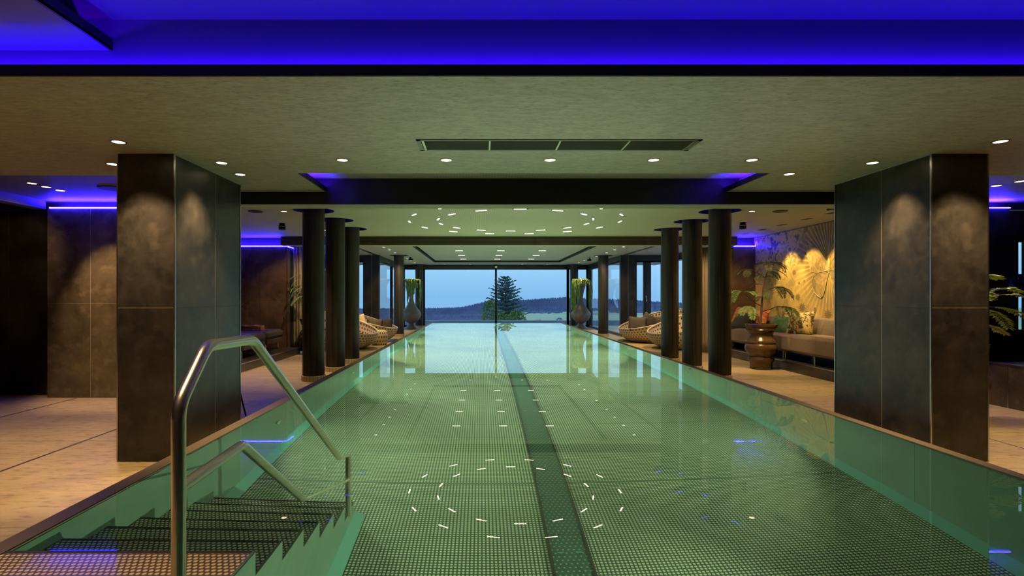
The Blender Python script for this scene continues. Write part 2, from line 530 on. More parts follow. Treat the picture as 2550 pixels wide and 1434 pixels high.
def spot(parent, loc, target, watts, size, blend=.6, color=WARM, rad=.04, name='lamp_light'):
    l = bpy.data.lights.new(name, 'SPOT')
    l.energy = watts * LK.get(name, 1); l.spot_size = R(size); l.spot_blend = blend; l.color = color; l.shadow_soft_size = rad
    o = bpy.data.objects.new(name, l); COL.objects.link(o)
    o.location = loc
    d = Vector(target) - Vector(loc)
    o.rotation_euler = d.to_track_quat('-Z', 'Y').to_euler()
    if parent: o.parent = parent
    return o

def plate(name, mats, outer, holes, z0, z1, parent=None, hole_mi=None):
    """flat slab with rectangular and round openings"""
    pts, loops = [], []
    def add(loop):
        b = len(pts); pts.extend(Vector((x, y)) for x, y in loop)
        loops.append([(b + i, b + (i + 1) % len(loop)) for i in range(len(loop))])
    add(outer)
    polys = []
    for h in holes:
        lp = h if isinstance(h[0], (tuple, list)) else [(h[0] + h[2] * math.cos(2 * PI * i / 32), h[1] + h[2] * math.sin(2 * PI * i / 32)) for i in range(32)]
        add(lp); polys.append(lp)
    edges = [e for l in loops for e in l]
    vo, eo, fo, *_ = delaunay_2d_cdt(pts, edges, [], 1, 1e-6)
    def inside(p, poly):
        c = False
        for i in range(len(poly)):
            a, b = poly[i], poly[i - 1]
            if (a[1] > p[1]) != (b[1] > p[1]) and p[0] < (b[0] - a[0]) * (p[1] - a[1]) / (b[1] - a[1]) + a[0]: c = not c
        return c
    mb = MB()
    for f in fo:
        c = (sum(vo[i][0] for i in f) / len(f), sum(vo[i][1] for i in f) / len(f))
        if any(inside(c, q) for q in polys): continue
        mb.face([(vo[i][0], vo[i][1], z0) for i in f])
        mb.face([(vo[i][0], vo[i][1], z1) for i in f])
    for lp in [outer] + polys:
        for i in range(len(lp)):
            a, b = lp[i - 1], lp[i]
            mb.face([(a[0], a[1], z0), (b[0], b[1], z0), (b[0], b[1], z1), (a[0], a[1], z1)], hole_mi if (hole_mi and lp is not outer) else 0)
    return mb.build(name, mats, parent)
def rect(x0, x1, y0, y1): return [(x0, y0), (x1, y0), (x1, y1), (x0, y1)]
MID = .58
def mir(x): return 2 * MID - x
# ------------------------------------------------------------------ the setting
PL, PR, PZ, PN, PF = -1.97, 3.13, -1.22, .5, 21.3
SOF, REAR, FAR = 2.4025, 2.615, 2.62
def struct(o, label=None, cat=None, group=None): return tag(o, label, cat, group, 'structure')

# deck
mb = MB()
mb.box(-8.4, PL - .10, -3, 23.2, -.12, 0)
mb.box(PR + .09, 8.4, -3, 7.1, -.12, 0)
mb.box(PR + .09, 7.4, 7.1, 23.2, -.12, 0)
mb.box(PL - .10, PR + .09, -3, PN - .12, -.12, 0)
mb.box(PL - .10, PR + .09, PF + .12, 23.2, -.12, 0)
for x in (-3.55, -5.14):
    mb.box(x - .012, x + .012, -3, 6.84, 0, .001, 1)
for x in (4.6,):
    mb.box(x - .006, x + .006, -3, 6.8, 0, .0008, 1)
for x0, x1, ys in ((-8, PL - .12, (1.2, 3.0, 4.8)), (PR + .1, 6, (1.2, 3.0, 4.8, 6.6, 8.4, 10.2, 12, 13.8, 15.6)), (-5, PL - .12, (8.4, 10.2, 12, 13.8, 15.6))):
    for y in ys: mb.box(x0, x1, y - .002, y + .002, 0, .0006, 2)
struct(mb.build('floor', [M['travertine'], M['slot'], M['groutdark']]), 'tan travertine deck around the pool', 'floor')

# pool basin
pool = struct(thing('pool_basin', 'long stainless steel swimming pool running to the window', 'swimming pool'))
mb = MB()
mb.box(PL, PR, PN, PF, PZ - .1, PZ)
mb.build('pool_floor', M['poolfloor'], pool)
mb = MB()
mb.box(PL - .1, PL, PN - .1, PF + .1, PZ - .1, WZ - .02)
mb.box(PR, PR + .09, PN - .1, PF + .1, PZ - .1, WZ - .02)
mb.box(PL, PR, PN - .1, PN, PZ - .1, WZ - .02)
mb.box(PL, PR, PF, PF + .1, PZ - .1, WZ - .012)
for y in (3.9, 5.4, 6.9, 8.4, 9.9):
    mb.box(PR - .002, PR, y - .004, y + .004, PZ + .08, WZ - .03, 1)
mb.build('pool_wall', [M['poolwall'], M['poolledge']], pool)
mb = MB()
for x, s in ((PL, 1), (PR, -1)):
    mb.face([(x, PN, PZ + .07), (x, PF, PZ + .07), (x + s * .09, PF, PZ + .004), (x + s * .09, PN, PZ + .004)])
    mb.face([(x, PN, PZ + .004), (x, PF, PZ + .004), (x, PF, PZ + .07), (x, PN, PZ + .07)])
mb.face([(PL, PF - .07, PZ + .004), (PR, PF - .07, PZ + .004), (PR, PF, PZ + .07), (PL, PF, PZ + .07)])
mb.build('wall_ledge', M['poolledge'], pool)
mb = MB()
mb.box(MID - .12, MID + .12, PN + .4, PF - .5, PZ, PZ + .006)
mb.box(MID - .135, MID - .12, PN + .4, PF - .5, PZ, PZ + .012, 1)
mb.box(MID + .12, MID + .135, PN + .4, PF - .5, PZ, PZ + .012, 1)
y = PN + .8
while y < PF - 1:
    for dx in (-.06, .06):
        mb.box(MID + dx - .02, MID + dx + .02, y - .006, y + .006, PZ + .006, PZ + .012, 2)
    y += .75
mb.build('drain_channel', [M['drain'], M['slot'], M['poolledge']], pool)
mb = MB()
mb.box(PL - .10, PL, PN - .12, PF + .0, WZ - .03, WZ + .006)
mb.box(PR, PR + .085, PN - .12, PF + .0, WZ - .03, WZ + .006)
mb.box(PL, PR, PN - .12, PN, WZ - .03, WZ + .006)
mb.box(PL - .10, PL - .085, PN - .12, PF, 0, WZ - .03)
mb.box(PR + .07, PR + .085, PN - .12, PF, 0, WZ - .03)
mb.build('coping', M['coping'], pool, bevel=.004)
mb = MB()
n = 1
mb.face([(PL, PN, WZ), (PR, PN, WZ), (PR, PF + .02, WZ), (PL, PF + .02, WZ)])
struct(mb.build('water', M['water']), 'still clear green pool water', 'water')

# ceilings -------------------------------------------------------------
TOP = 2.95
mb = MB()
mb.box(-8.5, 8.5, -3.2, 7.2, TOP, TOP + .1)
mb.box(-6.6, 7.5, 7.2, 23.2, TOP, TOP + .1)
struct(mb.build('roof_slab', M['roof']), 'dark roof slab above the ceilings', 'roof')
soff = MB()
soff.box(-8.4, 8.4, 2.84, 4.86, SOF, TOP)                 # soffit before the beam
soff.box(-8.4, -2.9, 4.86, 4.95, SOF, TOP)
soff.box(4.1, 8.4, 4.86, 4.95, SOF, TOP)
soff.box(-2.9, -1.80, 4.86, 5.73, SOF, TOP)
soff.box(2.74, 4.1, 4.86, 5.73, SOF, TOP)
soff.box(-1.80, -1.66, 4.86, 5.73, SOF, SOF + .012)       # ledges of the cove
soff.box(2.60, 2.74, 4.86, 5.73, SOF, SOF + .012)
soff.box(-8.4, 8.4, 2.72, 2.84, SOF, SOF + .012)
mb = MB(); mb.box(-8.4, 8.4, 2.822, 2.84, SOF + .012, 2.742)
face_mb = mb
sofo = struct(soff.build('ceiling', M['soffit']), 'olive grey plaster ceiling with downlights and a long vent', 'ceiling')
face_mb.build('cove_back', M['coffer'], sofo)
lip = MB()
lip.box(-8.4, 8.4, 2.71, 2.724, SOF - .001, SOF + .056)
lip.box(-1.665, -1.648, 4.86, 5.73, SOF - .001, SOF + .05)
lip.box(2.588, 2.605, 4.86, 5.73, SOF - .001, SOF + .05)
lip.build('cove_lip', M['black'], sofo)
mb = MB()
mb.box(-1.80, 2.74, 4.86, 5.73, 2.545, 2.56)
cof = mb.build('coffer_panel', M['perf'], sofo)
mb = MB()
mb.box(-1.936, 8.4, -3, 2.84, 2.742, 2.76)
near = struct(mb.build('ceiling', M['coffer']), 'raised ceiling panel nearest the camera, washed in blue light', 'ceiling')
mb = MB()
mb.box(-8.4, -1.936, -3, 2.84, 2.58, 2.592)
mb.box(-2.14, -2.12, -3, 2.84, 2.592, 2.76)
near2 = struct(mb.build('ceiling', M['coffer']), 'lower ceiling panel at the upper left corner, washed in blue light', 'ceiling')
mb = MB(); mb.box(-1.95, -1.936, -3, 2.84, 2.579, 2.64)
mb.build('cove_lip', M['black'], near2)
mb = MB()
mb.box(-2.9, 4.1, 5.73, 6.0, 2.274, TOP)
beam = struct(mb.build('beam', M['black']), 'wide ceiling beam across the pool, its unlit front coloured black', 'beam')  # black carries the shade of the unlit front
mb = MB(); mb.box(-2.9, 4.1, 5.735, 6.0, 2.268, 2.274)
mb.build('beam_underside', M['beam_lit'], beam)
mb = MB()
mb.box(-8.4, -2.9, 4.95, 6.98, 2.51, 2.56)
struct(mb.build('ceiling', M['coffer']), 'ceiling by the far left wall, lit blue by the LED line', 'ceiling')
mb = MB()
mb.box(4.1, 8.4, 4.95, 7.2, 2.51, 2.56)
struct(mb.build('ceiling', M['soffit']), 'dark ceiling to the right of the right pillar', 'ceiling')
mb = MB()     # bulkhead returning along the left
mb.box(-5.72, -5.56, 4.95, 6.86, 2.40, 2.51)
struct(mb.build('trim_1', M['coffer']), 'bulkhead edge at far left lit blue', 'trim')

COLS = [(-2.595, 8.3), (-2.547, 9.35), (-2.57, 10.55), (-2.70, 17.5), (-2.61, 22.45),
        (3.70, 8.37), (3.71, 9.5), (3.72, 10.65), (3.97, 17.6), (3.85, 22.45)]
HOLE = .31
rear = plate('ceiling', [M['perf'], M['black']], rect(-6.4, 6.35, 6.0, 11.9), [(x, y, HOLE) for x, y in COLS if y < 12], REAR, REAR + .1, hole_mi=1)
struct(rear, 'rear ceiling with two rings of warm bar lights', 'ceiling')
mb = MB()
mb.box(-4.45, 5.65, 11.9, 12.15, 2.43, TOP)
b2 = struct(mb.build('beam', M['beam_shade']), 'ceiling beam behind the rings of bar lights, shade in its brown front', 'beam')
mb = MB(); mb.box(-4.45, 5.65, 11.9, 12.15, 2.42, 2.43)
mb.build('beam_underside', M['beam_lit'], b2)
CO = (-1.86, 3.05, 13.0, 20.97)
far = plate('ceiling', [M['farceil'], M['black']], rect(-6.3, 7.4, 12.15, 23.0), [(x, y, HOLE) for x, y in COLS if 12 < y < 20] + [rect(*CO)], FAR, FAR + .11, hole_mi=1)
struct(far, 'grey ceiling near the window with a sunken rectangular panel', 'ceiling')
mb = MB()
mb.box(CO[0] + .065, CO[1] - .065, CO[2] + .065, CO[3] - .065, 2.685, 2.72)
mb.build('coffer_panel', M['farceil'], far)
mb = MB()
mb.box(CO[0] - .05, CO[1] + .05, CO[2] - .05, CO[3] + .05, 2.74, 2.76)
mb.build('shadow_gap', M['black'], far)
mb = MB()
for x in (-3.40, mir(-3.40)):
    mb.box(x - .05, x + .05, 12.6, 22.6, FAR - .006, FAR)
mb.build('curtain_track', M['frame'], far)

# walls ---------------------------------------------------------------
def tiled_wall(name, x0, x1, y0, y1, z1, mats, seams_x=(), seams_z=(), face='y0', label=None):
    mb = MB()
    mb.box(x0, x1, y0, y1, 0, z1)
    w = .0025
    if face == 'y0':
        for x in seams_x: mb.box(x - w, x + w, y0 - .0015, y0, 0, z1, 1)
        for z in seams_z: mb.box(x0, x1, y0 - .0015, y0, z - w, z + w, 1)
    return struct(mb.build(name, mats), label, 'wall')
tiled_wall('wall_left', -5.54, -3.2, 6.86, 7.1, 2.405, [M['brownstone'], M['grout']], (-4.99, -4.39, -3.79), (1.2,), label='brown stone tiled wall left of the left pillar, under a blue LED line')
tiled_wall('wall_corner', -8.4, -5.54, 7.05, 7.25, 2.405, [M['blacktile'], M['groutdark']], (-6.2, -6.9), (1.2,), label='black tiled wall at the far left edge')
mb = MB(); mb.box(-8.4, -3.2, 6.98, 7.1, 2.405, TOP)
mb.box(4.55, 8.4, 7.0, 7.1, 2.42, TOP)
struct(mb.build('trim_2', M['black']), 'black strip above the tiled wall', 'trim')
tiled_wall('wall_nook', -6.4, -4.37, 12.08, 12.25, 2.405, [M['rust'], M['groutdark']], (-5.9, -5.3, -4.98), (1.2,), label='red brown tiled wall behind the leather benches')
mb = MB(); mb.box(-6.4, -4.37, 12.16, 12.25, 2.405, TOP)
mb.box(5.65, 6.3, 12.16, 12.25, 2.405, TOP)
struct(mb.build('trim_3', M['black']), 'dark strip above the LED lines of the seating nooks', 'trim')
tiled_wall('wall_end', 5.65, 6.15, 12.08, 12.25, 2.405, [M['rust'], M['groutdark']], (), (1.2,), label='brown tiled wall at the far end of the sofa')
tiled_wall('wall_partition', 4.75, 6.72, 6.86, 7.12, 2.405, [M['blacktile'], M['groutdark']], (), (), label='black wall to the right of the right pillar')
mb = MB()
mb.box(6.15, 6.4, 7.12, 12.25, 0, TOP)
struct(mb.build('wall_right', M['sofa']), 'wall carrying the gilded mural', 'wall')
mb = MB()
mb.box(-6.6, -6.4, 7.1, 12.25, 0, TOP)
mb.box(-8.5, -8.4, -3.1, 7.25, 0, TOP)
mb.box(8.4, 8.5, -3.1, 7.12, 0, TOP)
struct(mb.build('wall_outer', M['blacktile']), 'dark outer wall', 'wall')
mb = MB()
mb.box(-8.5, 8.5, -3.2, -3.0, 0, TOP)
struct(mb.build('wall_back', M['rust']), 'wall behind the camera', 'wall')
# right wall with the small window
mb = MB()
mb.box(6.72, 6.98, 7.0, 7.12, 0, 2.405)
mb.box(6.98, 8.4, 7.0, 7.12, 2.03, 2.405)
mb.box(6.98, 8.4, 7.0, 7.12, 0, .86)
struct(mb.build('wall_window', M['blacktile']), 'black wall around the small window at the right edge', 'wall')
w = struct(thing('window_9', 'small window with dark bars at the right edge', 'window', (7.69, 7.06, .86)))
mb = MB()
for x0, x1 in ((-.71, -.69), (-.58, -.45), (.2, .26)): mb.box(x0, x1, -.03, .03, 0, 1.17)
mb.box(-.71, .71, -.03, .03, 1.14, 1.17)
mb.build('window_frame', M['frame'], w)
mb = MB(); mb.face([(-.7, 0, 0), (.7, 0, 0), (.7, 0, 1.15), (-.7, 0, 1.15)])
mb.build('pane', M['glass'], w)
# low plinth at right
mb = MB()
mb.box(6.08, 6.60, 3.0, 6.5, 0, .50)
mb.box(6.075, 6.08, 3.0, 6.5, .488, .505, 1)
for y in (6.22, 5.02): mb.box(6.0785, 6.08, y - .004, y + .004, 0, .49, 1)
mb.box(6.075, 6.60, 6.5, 6.505, .488, .505, 1)
struct(mb.build('plinth', [M['brownstone'], M['alu']]), 'low brown tiled plinth with a metal edge behind the right pillar', 'plinth')

# platforms
for nm, x0, x1, y0, y1, h, lab in (('platform', -6.4, -4.08, 7.1, 12.08, .15, 'low dark platform carrying the leather benches'),
                               ('platform', 5.29, 6.15, 7.12, 12.08, .17, 'low dark platform carrying the long sofa')):
    mb = MB()
    mb.box(x0, x1, y0, y1, 0, h)
    e = x1 if x0 < 0 else x0
    mb.box(e - .006, e + .006, y0, y1, h - .012, h + .002, 1)
    struct(mb.build(nm, [M['platform'], M['alu']]), lab, 'platform')

# square pillars --------------------------------------------------------
def pillar(x0, x1, y0, y1, inner, label, seams):
    p = struct(thing('pillar', label, 'pillar', ((x0 + x1) / 2, (y0 + y1) / 2, 0)))
    cx, cyy = (x0 + x1) / 2, (y0 + y1) / 2
    mb = MB()
    mb.box(x0 - cx, x1 - cx, y0 - cyy, y1 - cyy, 0, SOF)
    xi = (x1 if inner > 0 else x0) - cx
    w = .002
    mb.box(x0 - cx, x1 - cx, y0 - cyy - .001, y0 - cyy, 1.2 - w, 1.2 + w, 1)
    s = 1 if inner > 0 else -1
    def bx(a, b, y0_, y1_, z0, z1, mi): mb.box(min(a, b), max(a, b), y0_, y1_, z0, z1, mi)
    bx(xi, xi + s * .001, y0 - cyy, y1 - cyy, 1.2 - w, 1.2 + w, 2)
    for y in seams: bx(xi, xi + s * .001, y - cyy - w, y - cyy + w, 0, SOF, 1)
    mb.build('tile_cladding', [M['slate'], M['grout'], M['groutdark']], p)
    for xx in (x0 - cx, x1 - cx):
        for yy in (y0 - cyy, y1 - cyy):
            t = MB(); t.box(xx - .005, xx + .005, yy - .005, yy + .005, 0, SOF)
            t.build('corner_trim', M['alu'], p)
    t = MB()
    bx2 = (min(xi, xi + s * .004), max(xi, xi + s * .004))
    t.box(bx2[0], bx2[1], y0 - cyy, y1 - cyy, SOF - .008, SOF - .001)
    t.build('top_trim', M['alu'], p)
    return p
pillar(-2.843, -2.398, 4.2, 5.34, 1, 'square dark slate tiled pillar left of the pool, behind the handrail', (4.85,))
pillar(3.505, 3.95, 4.2, 5.34, -1, 'square dark slate tiled pillar right of the pool', (4.72,))

# round columns ---------------------------------------------------------
cl = ['nearest of the three round black columns left of the pool, beside the slate pillar',
      'middle one of the three round black columns left of the pool',
      'third round black column left of the pool, beside the woven loungers',
      'single round black column left of the pool beyond the loungers, lit from above',
      'round black column at the left edge of the big window',
      'nearest of the three round black columns right of the pool, beside the potted tree',
      'middle one of the three round black columns right of the pool',
      'third round black column right of the pool, in front of the loungers',
      'single round black column right of the pool beyond the loungers, lit from above',
      'round black column at the right edge of the big window']
for (x, y), lab in zip(COLS, cl):
    c = struct(thing('column', lab, 'column', (x, y, 0)), group='round columns beside the pool')
    zt = TOP if y < 20 else FAR
    mb = MB(); mb.lathe([(.165, .075), (.165, zt)], 40)
    mb.build('shaft', M['column'], c, smooth=True)
    mb = MB(); mb.lathe([(.178, 0), (.178, .078), (.166, .08)], 40)
    for i in range(20):
        a = 2 * PI * i / 20
        mb.obox((.1785 * math.cos(a), .1785 * math.sin(a), .039), .003, .004, .078, Matrix.Rotation(a, 3, 'Z'), 1)
    mb.build('base_ring', [M['colbase'], M['slot']], c, smooth=True)
    if y < 12:
        mb = MB(); mb.tube([(.335 * math.cos(2 * PI * i / 32), .335 * math.sin(2 * PI * i / 32), REAR + .115) for i in range(32)], .01, 6, closed=True)
        mb.build('led_ring', M['ledring'], c)
    elif y < 20:
        pass
    else:
        mb = MB(); mb.lathe([(.165, FAR - .012), (.31, FAR - .012), (.31, FAR), (.165, FAR)], 32, cap=False)
        mb.build('collar', M['black'], c)

# windows -----------------------------------------------------------------
WY = 22.8
def pane_wall(name, label, p0, p1, z1, posts, rails, parent=None, pw=.06, sill=.08):
    """a glazed stretch from plan point p0 to p1: frame as one part, each pane its own part"""
    p0, p1 = Vector(p0), Vector(p1)
    L = (p1 - p0).length
    ang = math.atan2(p1.y - p0.y, p1.x - p0.x)
    t = struct(thing(name, label, 'window', (p0.x, p0.y, 0), ang))
    mb = MB()
    for a, wd in posts: mb.box(a - wd / 2, a + wd / 2, -.05, .05, 0, z1)
    mb.box(0, L, -.05, .05, 0, sill)
    mb.box(0, L, -.05, .05, z1 - .02, z1 + .02)
    for z in rails: mb.box(0, L, -.04, .04, z - .02, z + .02)
    mb.build('window_frame', M['frame'], t)
    for (a, wa), (b, wb) in zip(posts[:-1], posts[1:]):
        m2 = MB(); m2.face([(a + wa / 2, 0, sill), (b - wb / 2, 0, sill), (b - wb / 2, 0, z1), (a + wa / 2, 0, z1)])
        m2.build('pane', M['glass'], t)
    return t
x0, x1 = -2.44, 3.62
wz = 2.447
pane_wall('window_1', 'big two pane window at the end of the pool', (x0, WY), (x1, WY), wz, [(0, .06), (.595 - x0, .085), (x1 - x0, .06)], [])
pane_wall('window_2', 'narrow window left of the big window, behind the left vase', (-3.32, WY), (-2.44, WY), wz, [(.03, .06), (.85, .06)], [])
pane_wall('window_3', 'narrow window right of the big window, behind the right vase', (3.62, WY), (4.48, WY), wz, [(.03, .1), (.83, .06)], [])
mb = MB(); mb.box(-3.6, 4.75, WY - .06, WY + .06, wz, FAR)
struct(mb.build('trim_4', M['frame']), 'dark header above the end windows', 'trim')
mb = MB(); mb.box(-3.50, -3.32, WY - .1, WY + .12, 0, FAR); mb.box(4.48, 4.68, WY - .1, WY + .12, 0, FAR)
struct(mb.build('trim_5', M['frame']), 'dark corner posts of the glazed end', 'trim')
for s, nm, lab in ((0, 'window_4', 'tall side window left of the pool end'), (1, 'window_5', 'tall side window right of the pool end')):
    X = 4.53 if s else mir(4.53)
    pane_wall(nm, lab, (X, 17.45), (X, 22.7), 2.42, [(.04, .08), (2.6, .06), (5.2, .08)], [])
    mb = MB(); mb.box(X - .05, X + .05, 17.45, 22.7, 2.42, FAR)
    struct(mb.build('trim_6', M['frame']), 'dark header over the %s side window' % ('right' if s else 'left'), 'trim')
    a, b = 4.46, 4.95
    if not s: a, b = mir(b), mir(a)
    mb = MB(); mb.box(a, b, 17.3, 17.45, 0, FAR)
    mb.box((a + b) / 2 - .004, (a + b) / 2 + .004, 17.295, 17.3, 0, FAR, 1)
    struct(mb.build('wall_pier', [M['blacktile'], M['alu']]), 'black pier %s of the pool end, behind the loungers' % ('right' if s else 'left'), 'wall')
    a, b = 4.95, 6.15
    if not s: a, b = mir(b), mir(a)
    posts = [(.02, .04), (.29, .05), (.40, .2), (.86, .05), (1.17, .06)] if s else [(.03, .06), (.34, .05), (.80, .2), (.91, .05), (1.18, .04)]
    t = pane_wall('window_6' if s else 'window_7', 'glazed door and fixed pane behind the %s loungers' % ('right' if s else 'left'), (a, 17.38), (b, 17.38), 2.41, posts, [])
    mb = MB(); mb.box(a, b, 17.33, 17.43, 2.41, FAR)
    struct(mb.build('trim_7', M['frame']), 'header over the glazed door on the %s' % ('right' if s else 'left'), 'trim')
    if s:
        mb = MB()
        mb.obox((.34, -.085, 1.16), .05, .012, .05, Matrix.Identity(3)); mb.tube([(.34, -.06, 1.26), (.34, -.1, 1.26), (.34, -.1, 1.12)], .011, 8)
        mb.obox((.34, -.055, 1.23), .035, .012, .17, Matrix.Identity(3))
        mb.build('door_handle', M['handlem'], t)
    X = 6.15 if s else mir(6.15)
    pane_wall('window_8' if s else 'window_10', 'long glass side wall behind the %s loungers' % ('right' if s else 'left'), (X, 12.35), (X, 17.3), 2.45, [(.03, .06), (1.65, .06), (3.3, .06), (4.92, .06)], [])
    mb = MB(); mb.box(X - .05, X + .05, 12.25, 17.4, 2.45, TOP)
    struct(mb.build('trim_8', M['frame']), 'header over the long glass side wall on the %s' % ('right' if s else 'left'), 'trim')
mb = MB(); mb.box(-6.6, -6.3, 12.2, 12.3, 0, TOP)
# vertical metal edge and return beside the left curtain
mb = MB(); mb.box(-4.43, -4.37, 12.25, 12.45, 0, REAR)
mb.box(-4.375, -4.362, 12.07, 12.083, 0, REAR, 1)
struct(mb.build('wall_return', [M['frame'], M['alu']]), 'narrow dark wall return with a metal edge beside the left curtain', 'wall')
# ------------------------------------------------------------------ ceiling lamps
ORD = ['first', 'second', 'third', 'fourth', 'fifth', 'sixth', 'seventh', 'eighth', 'ninth', 'tenth', 'eleventh', 'twelfth', 'thirteenth', 'fourteenth']
def downlight(x, y, z, label, group, watts=0, target=None, size=80, r=.042, mat='lamp', color=WARM, blend=.6, ln='lamp_light'):
    t = thing('downlight', label, 'downlight', (x, y, z), 0, group)
    mb = MB(); mb.lathe([(r, -.004), (r + .012, -.004), (r + .012, .0), (r, 0)], 24, cap=False)
    mb.build('rim', M['lamprim'], t)
    mb = MB(); mb.lathe([(r, -.0025), (r, -.0015)], 24)
    mb.build('lamp_disc', M[mat], t)
    if watts:
        tg = (0, 0, -2) if target is None else (target[0] - x, target[1] - y, target[2] - z)
        spot(t, (0, 0, -.012), tg, watts, size, blend, color, name='far_light' if mat == 'lampwhite' else ln)
    return t
g = 'recessed downlights in the olive ceiling before the beam'
XS = (-1.136, -.29, .556, 1.40, 2.20)
lab5 = ['leftmost of the five downlights in a row between the vent and the beam', 'second from left of the five downlights between the vent and the beam',
        'middle one of the five downlights between the vent and the beam', 'fourth from left of the five downlights between the vent and the beam',
        'rightmost of the five downlights in a row between the vent and the beam']
for x, l in zip(XS, lab5): downlight(x, 4.385, SOF, l, g, 22)
downlight(-2.165, 4.477, SOF, 'downlight just right of the left pillar, washing its inner side', g, 34, (-2.385, 4.50, .9), 78, blend=.85)
downlight(3.25, 4.477, SOF, 'downlight just left of the right pillar, washing its inner side', g, 34, (3.50, 4.52, .9), 78, blend=.85)
downlight(-2.615, 3.872, SOF, 'downlight in front of the left pillar, washing its front face', g, 40, (-2.615, 4.17, .9), 78, blend=.85)
downlight(3.72, 3.86, SOF, 'downlight in front of the right pillar, washing its front face', g, 40, (3.72, 4.17, .9), 78, blend=.85)
downlight(-3.10, 4.52, SOF, 'downlight half hidden behind the left edge of the left pillar', g, 30)
downlight(2.79, 4.885, SOF, 'downlight by the right end of the blue lit coffer, left of the right pillar', g, 16)
downlight(-2.20, 4.90, SOF, 'downlight peeping out behind the top of the left pillar', g, 14, (-1.7, 5.0, 0), 60)
g = 'downlights in the ceiling by the side walls'
for i, y in enumerate((5.80, 5.99, 6.19)):
    downlight(-4.85, y - (.0), 2.51, ['nearest', 'middle', 'farthest'][i] + ' of three close downlights in the blue lit ceiling left of the left pillar', g, (9, 44, 0)[i], (-4.5, 6.86, .8) if i else (-6.25, 7.05, 1.6), 66 if i else 50)
downlight(5.66, 5.92, 2.51, 'downlight in the dark ceiling at right edge, nearer the right pillar', g, 30, (5.55, 5.75, 1.2), 62)
downlight(5.70, 5.70, 2.51, 'downlight in the dark ceiling at the very right edge of the view', g, 0)
downlight(-3.08, 8.37, REAR, 'downlight over the left seating nook, above the black spot', g, 22, (-3.4, 8.6, 0))
downlight(-3.13, 10.76, REAR, 'tiny downlight seen between the first and second left columns', g, 46, (-4.15, 12.4, .9), 66)
downlight(4.2, 8.37, REAR, 'downlight over the right seating nook, above the black spot', g, 60, (4.8, 9.5, 1.1), 60)
downlight(4.35, 10.9, REAR, 'downlight hidden behind the columns near the right curtain', g, 46, (5.3, 12.35, .9), 66)
g = 'downlights around the far ceiling'
for i, y in enumerate((13.4, 14.49, 15.36, 16.35, 17.95, 18.96, 20.02, 21.2, 22.2)):
    downlight(-2.64, y, FAR, '%s downlight counted from the brown beam in the left row of the far ceiling' % ORD[i], g, 14 if i in (1, 3, 5, 7) else 0, (-2.7, 17.4, 1.2) if i == 3 else None, r=.04, mat='lampwhite')
for i, y in enumerate((13.4, 14.4, 15.36, 16.35, 17.8, 18.8, 19.9, 21.0, 22.2)):
    downlight(3.79, y, FAR, '%s downlight counted from the brown beam in the right row of the far ceiling' % ORD[i], g, 14 if i in (1, 3, 5, 7) else 0, (3.96, 17.5, 1.2) if i == 3 else None, r=.04, mat='lampwhite')
for i, x in enumerate((-1.54, -.48, 1.66, 2.70)):
    downlight(x, 22.2, FAR, '%s from left of four downlights in the row above the big window' % ORD[i], g, 0, r=.036, mat='lampwhite')
downlight(5.8, 16.9, FAR, 'warm downlight over the glazed door behind the right loungers', g, 14, r=.045)

def bar(x, y, z, rot, label, group, L=.19, cat='bar light'):
    t = thing('bar_light', label, cat, (x, y, z), rot, group)
    mb = MB(); mb.box(-L / 2 - .025, L / 2 + .025, -.018, .018, -.003, 0)
    mb.build('housing', M['black'], t)
    mb = MB()
    for k in range(6):
        a = -L / 2 + (k + .5) * L / 6
        mb.box(a - L / 14, a + L / 14, -.012, .012, -.006, -.003)
    mb.build('lamp_strip', M['bar'], t)
    return t
RC = (MID, 9.51)
def clockname(i, n):
    if i == 0: return 'bar nearest the black beam'
    if 2 * i == n: return 'bar farthest from the black beam'
    side = 'right' if i < n / 2 else 'left'
    k = i if i < n / 2 else n - i
    return '%s on the %s from the black beam' % (ORD[k - 1] if n % 2 == 0 else ORD[k - 1], side)
for i in range(14):
    a = -PI / 2 + 2 * PI * i / 14
    bar(RC[0] + 1.36 * math.cos(a), RC[1] + 1.36 * math.sin(a), REAR, a + PI / 2, 'warm bar light in the inner ceiling ring, ' + clockname(i, 14), 'bar lights in two rings on the rear ceiling')
for i in range(14):
    a = -PI / 2 + 2 * PI * (i + .5) / 14
    side = 'right' if i < 7 else 'left'
    k = i if i < 7 else 13 - i
    bar(RC[0] + 1.86 * math.cos(a), RC[1] + 1.86 * math.sin(a), REAR, a + PI / 2, 'warm bar light in the outer ceiling ring, %s on the %s from the black beam' % (ORD[k], side), 'bar lights in two rings on the rear ceiling')
for j, x in enumerate((-.69, MID, 1.84)):
    for i, y in enumerate((14.6, 16.4, 18.25, 20.1)):
        bar(x, y, 2.685, 0, 'warm bar light in the sunken far panel, %s column, %s row from the brown beam' % (['left', 'middle', 'right'][j], ORD[i]), 'bar lights in the sunken far ceiling panel', .22)
# the light those bars give
for i in range(5):
    a = 2 * PI * i / 5
    spot(None, (RC[0] + 1.6 * math.cos(a), RC[1] + 1.6 * math.sin(a), REAR - .02), (RC[0] + 1.9 * math.cos(a), RC[1] + 1.9 * math.sin(a), 0), 10, 110, .8, (1, .78, .52), .08)

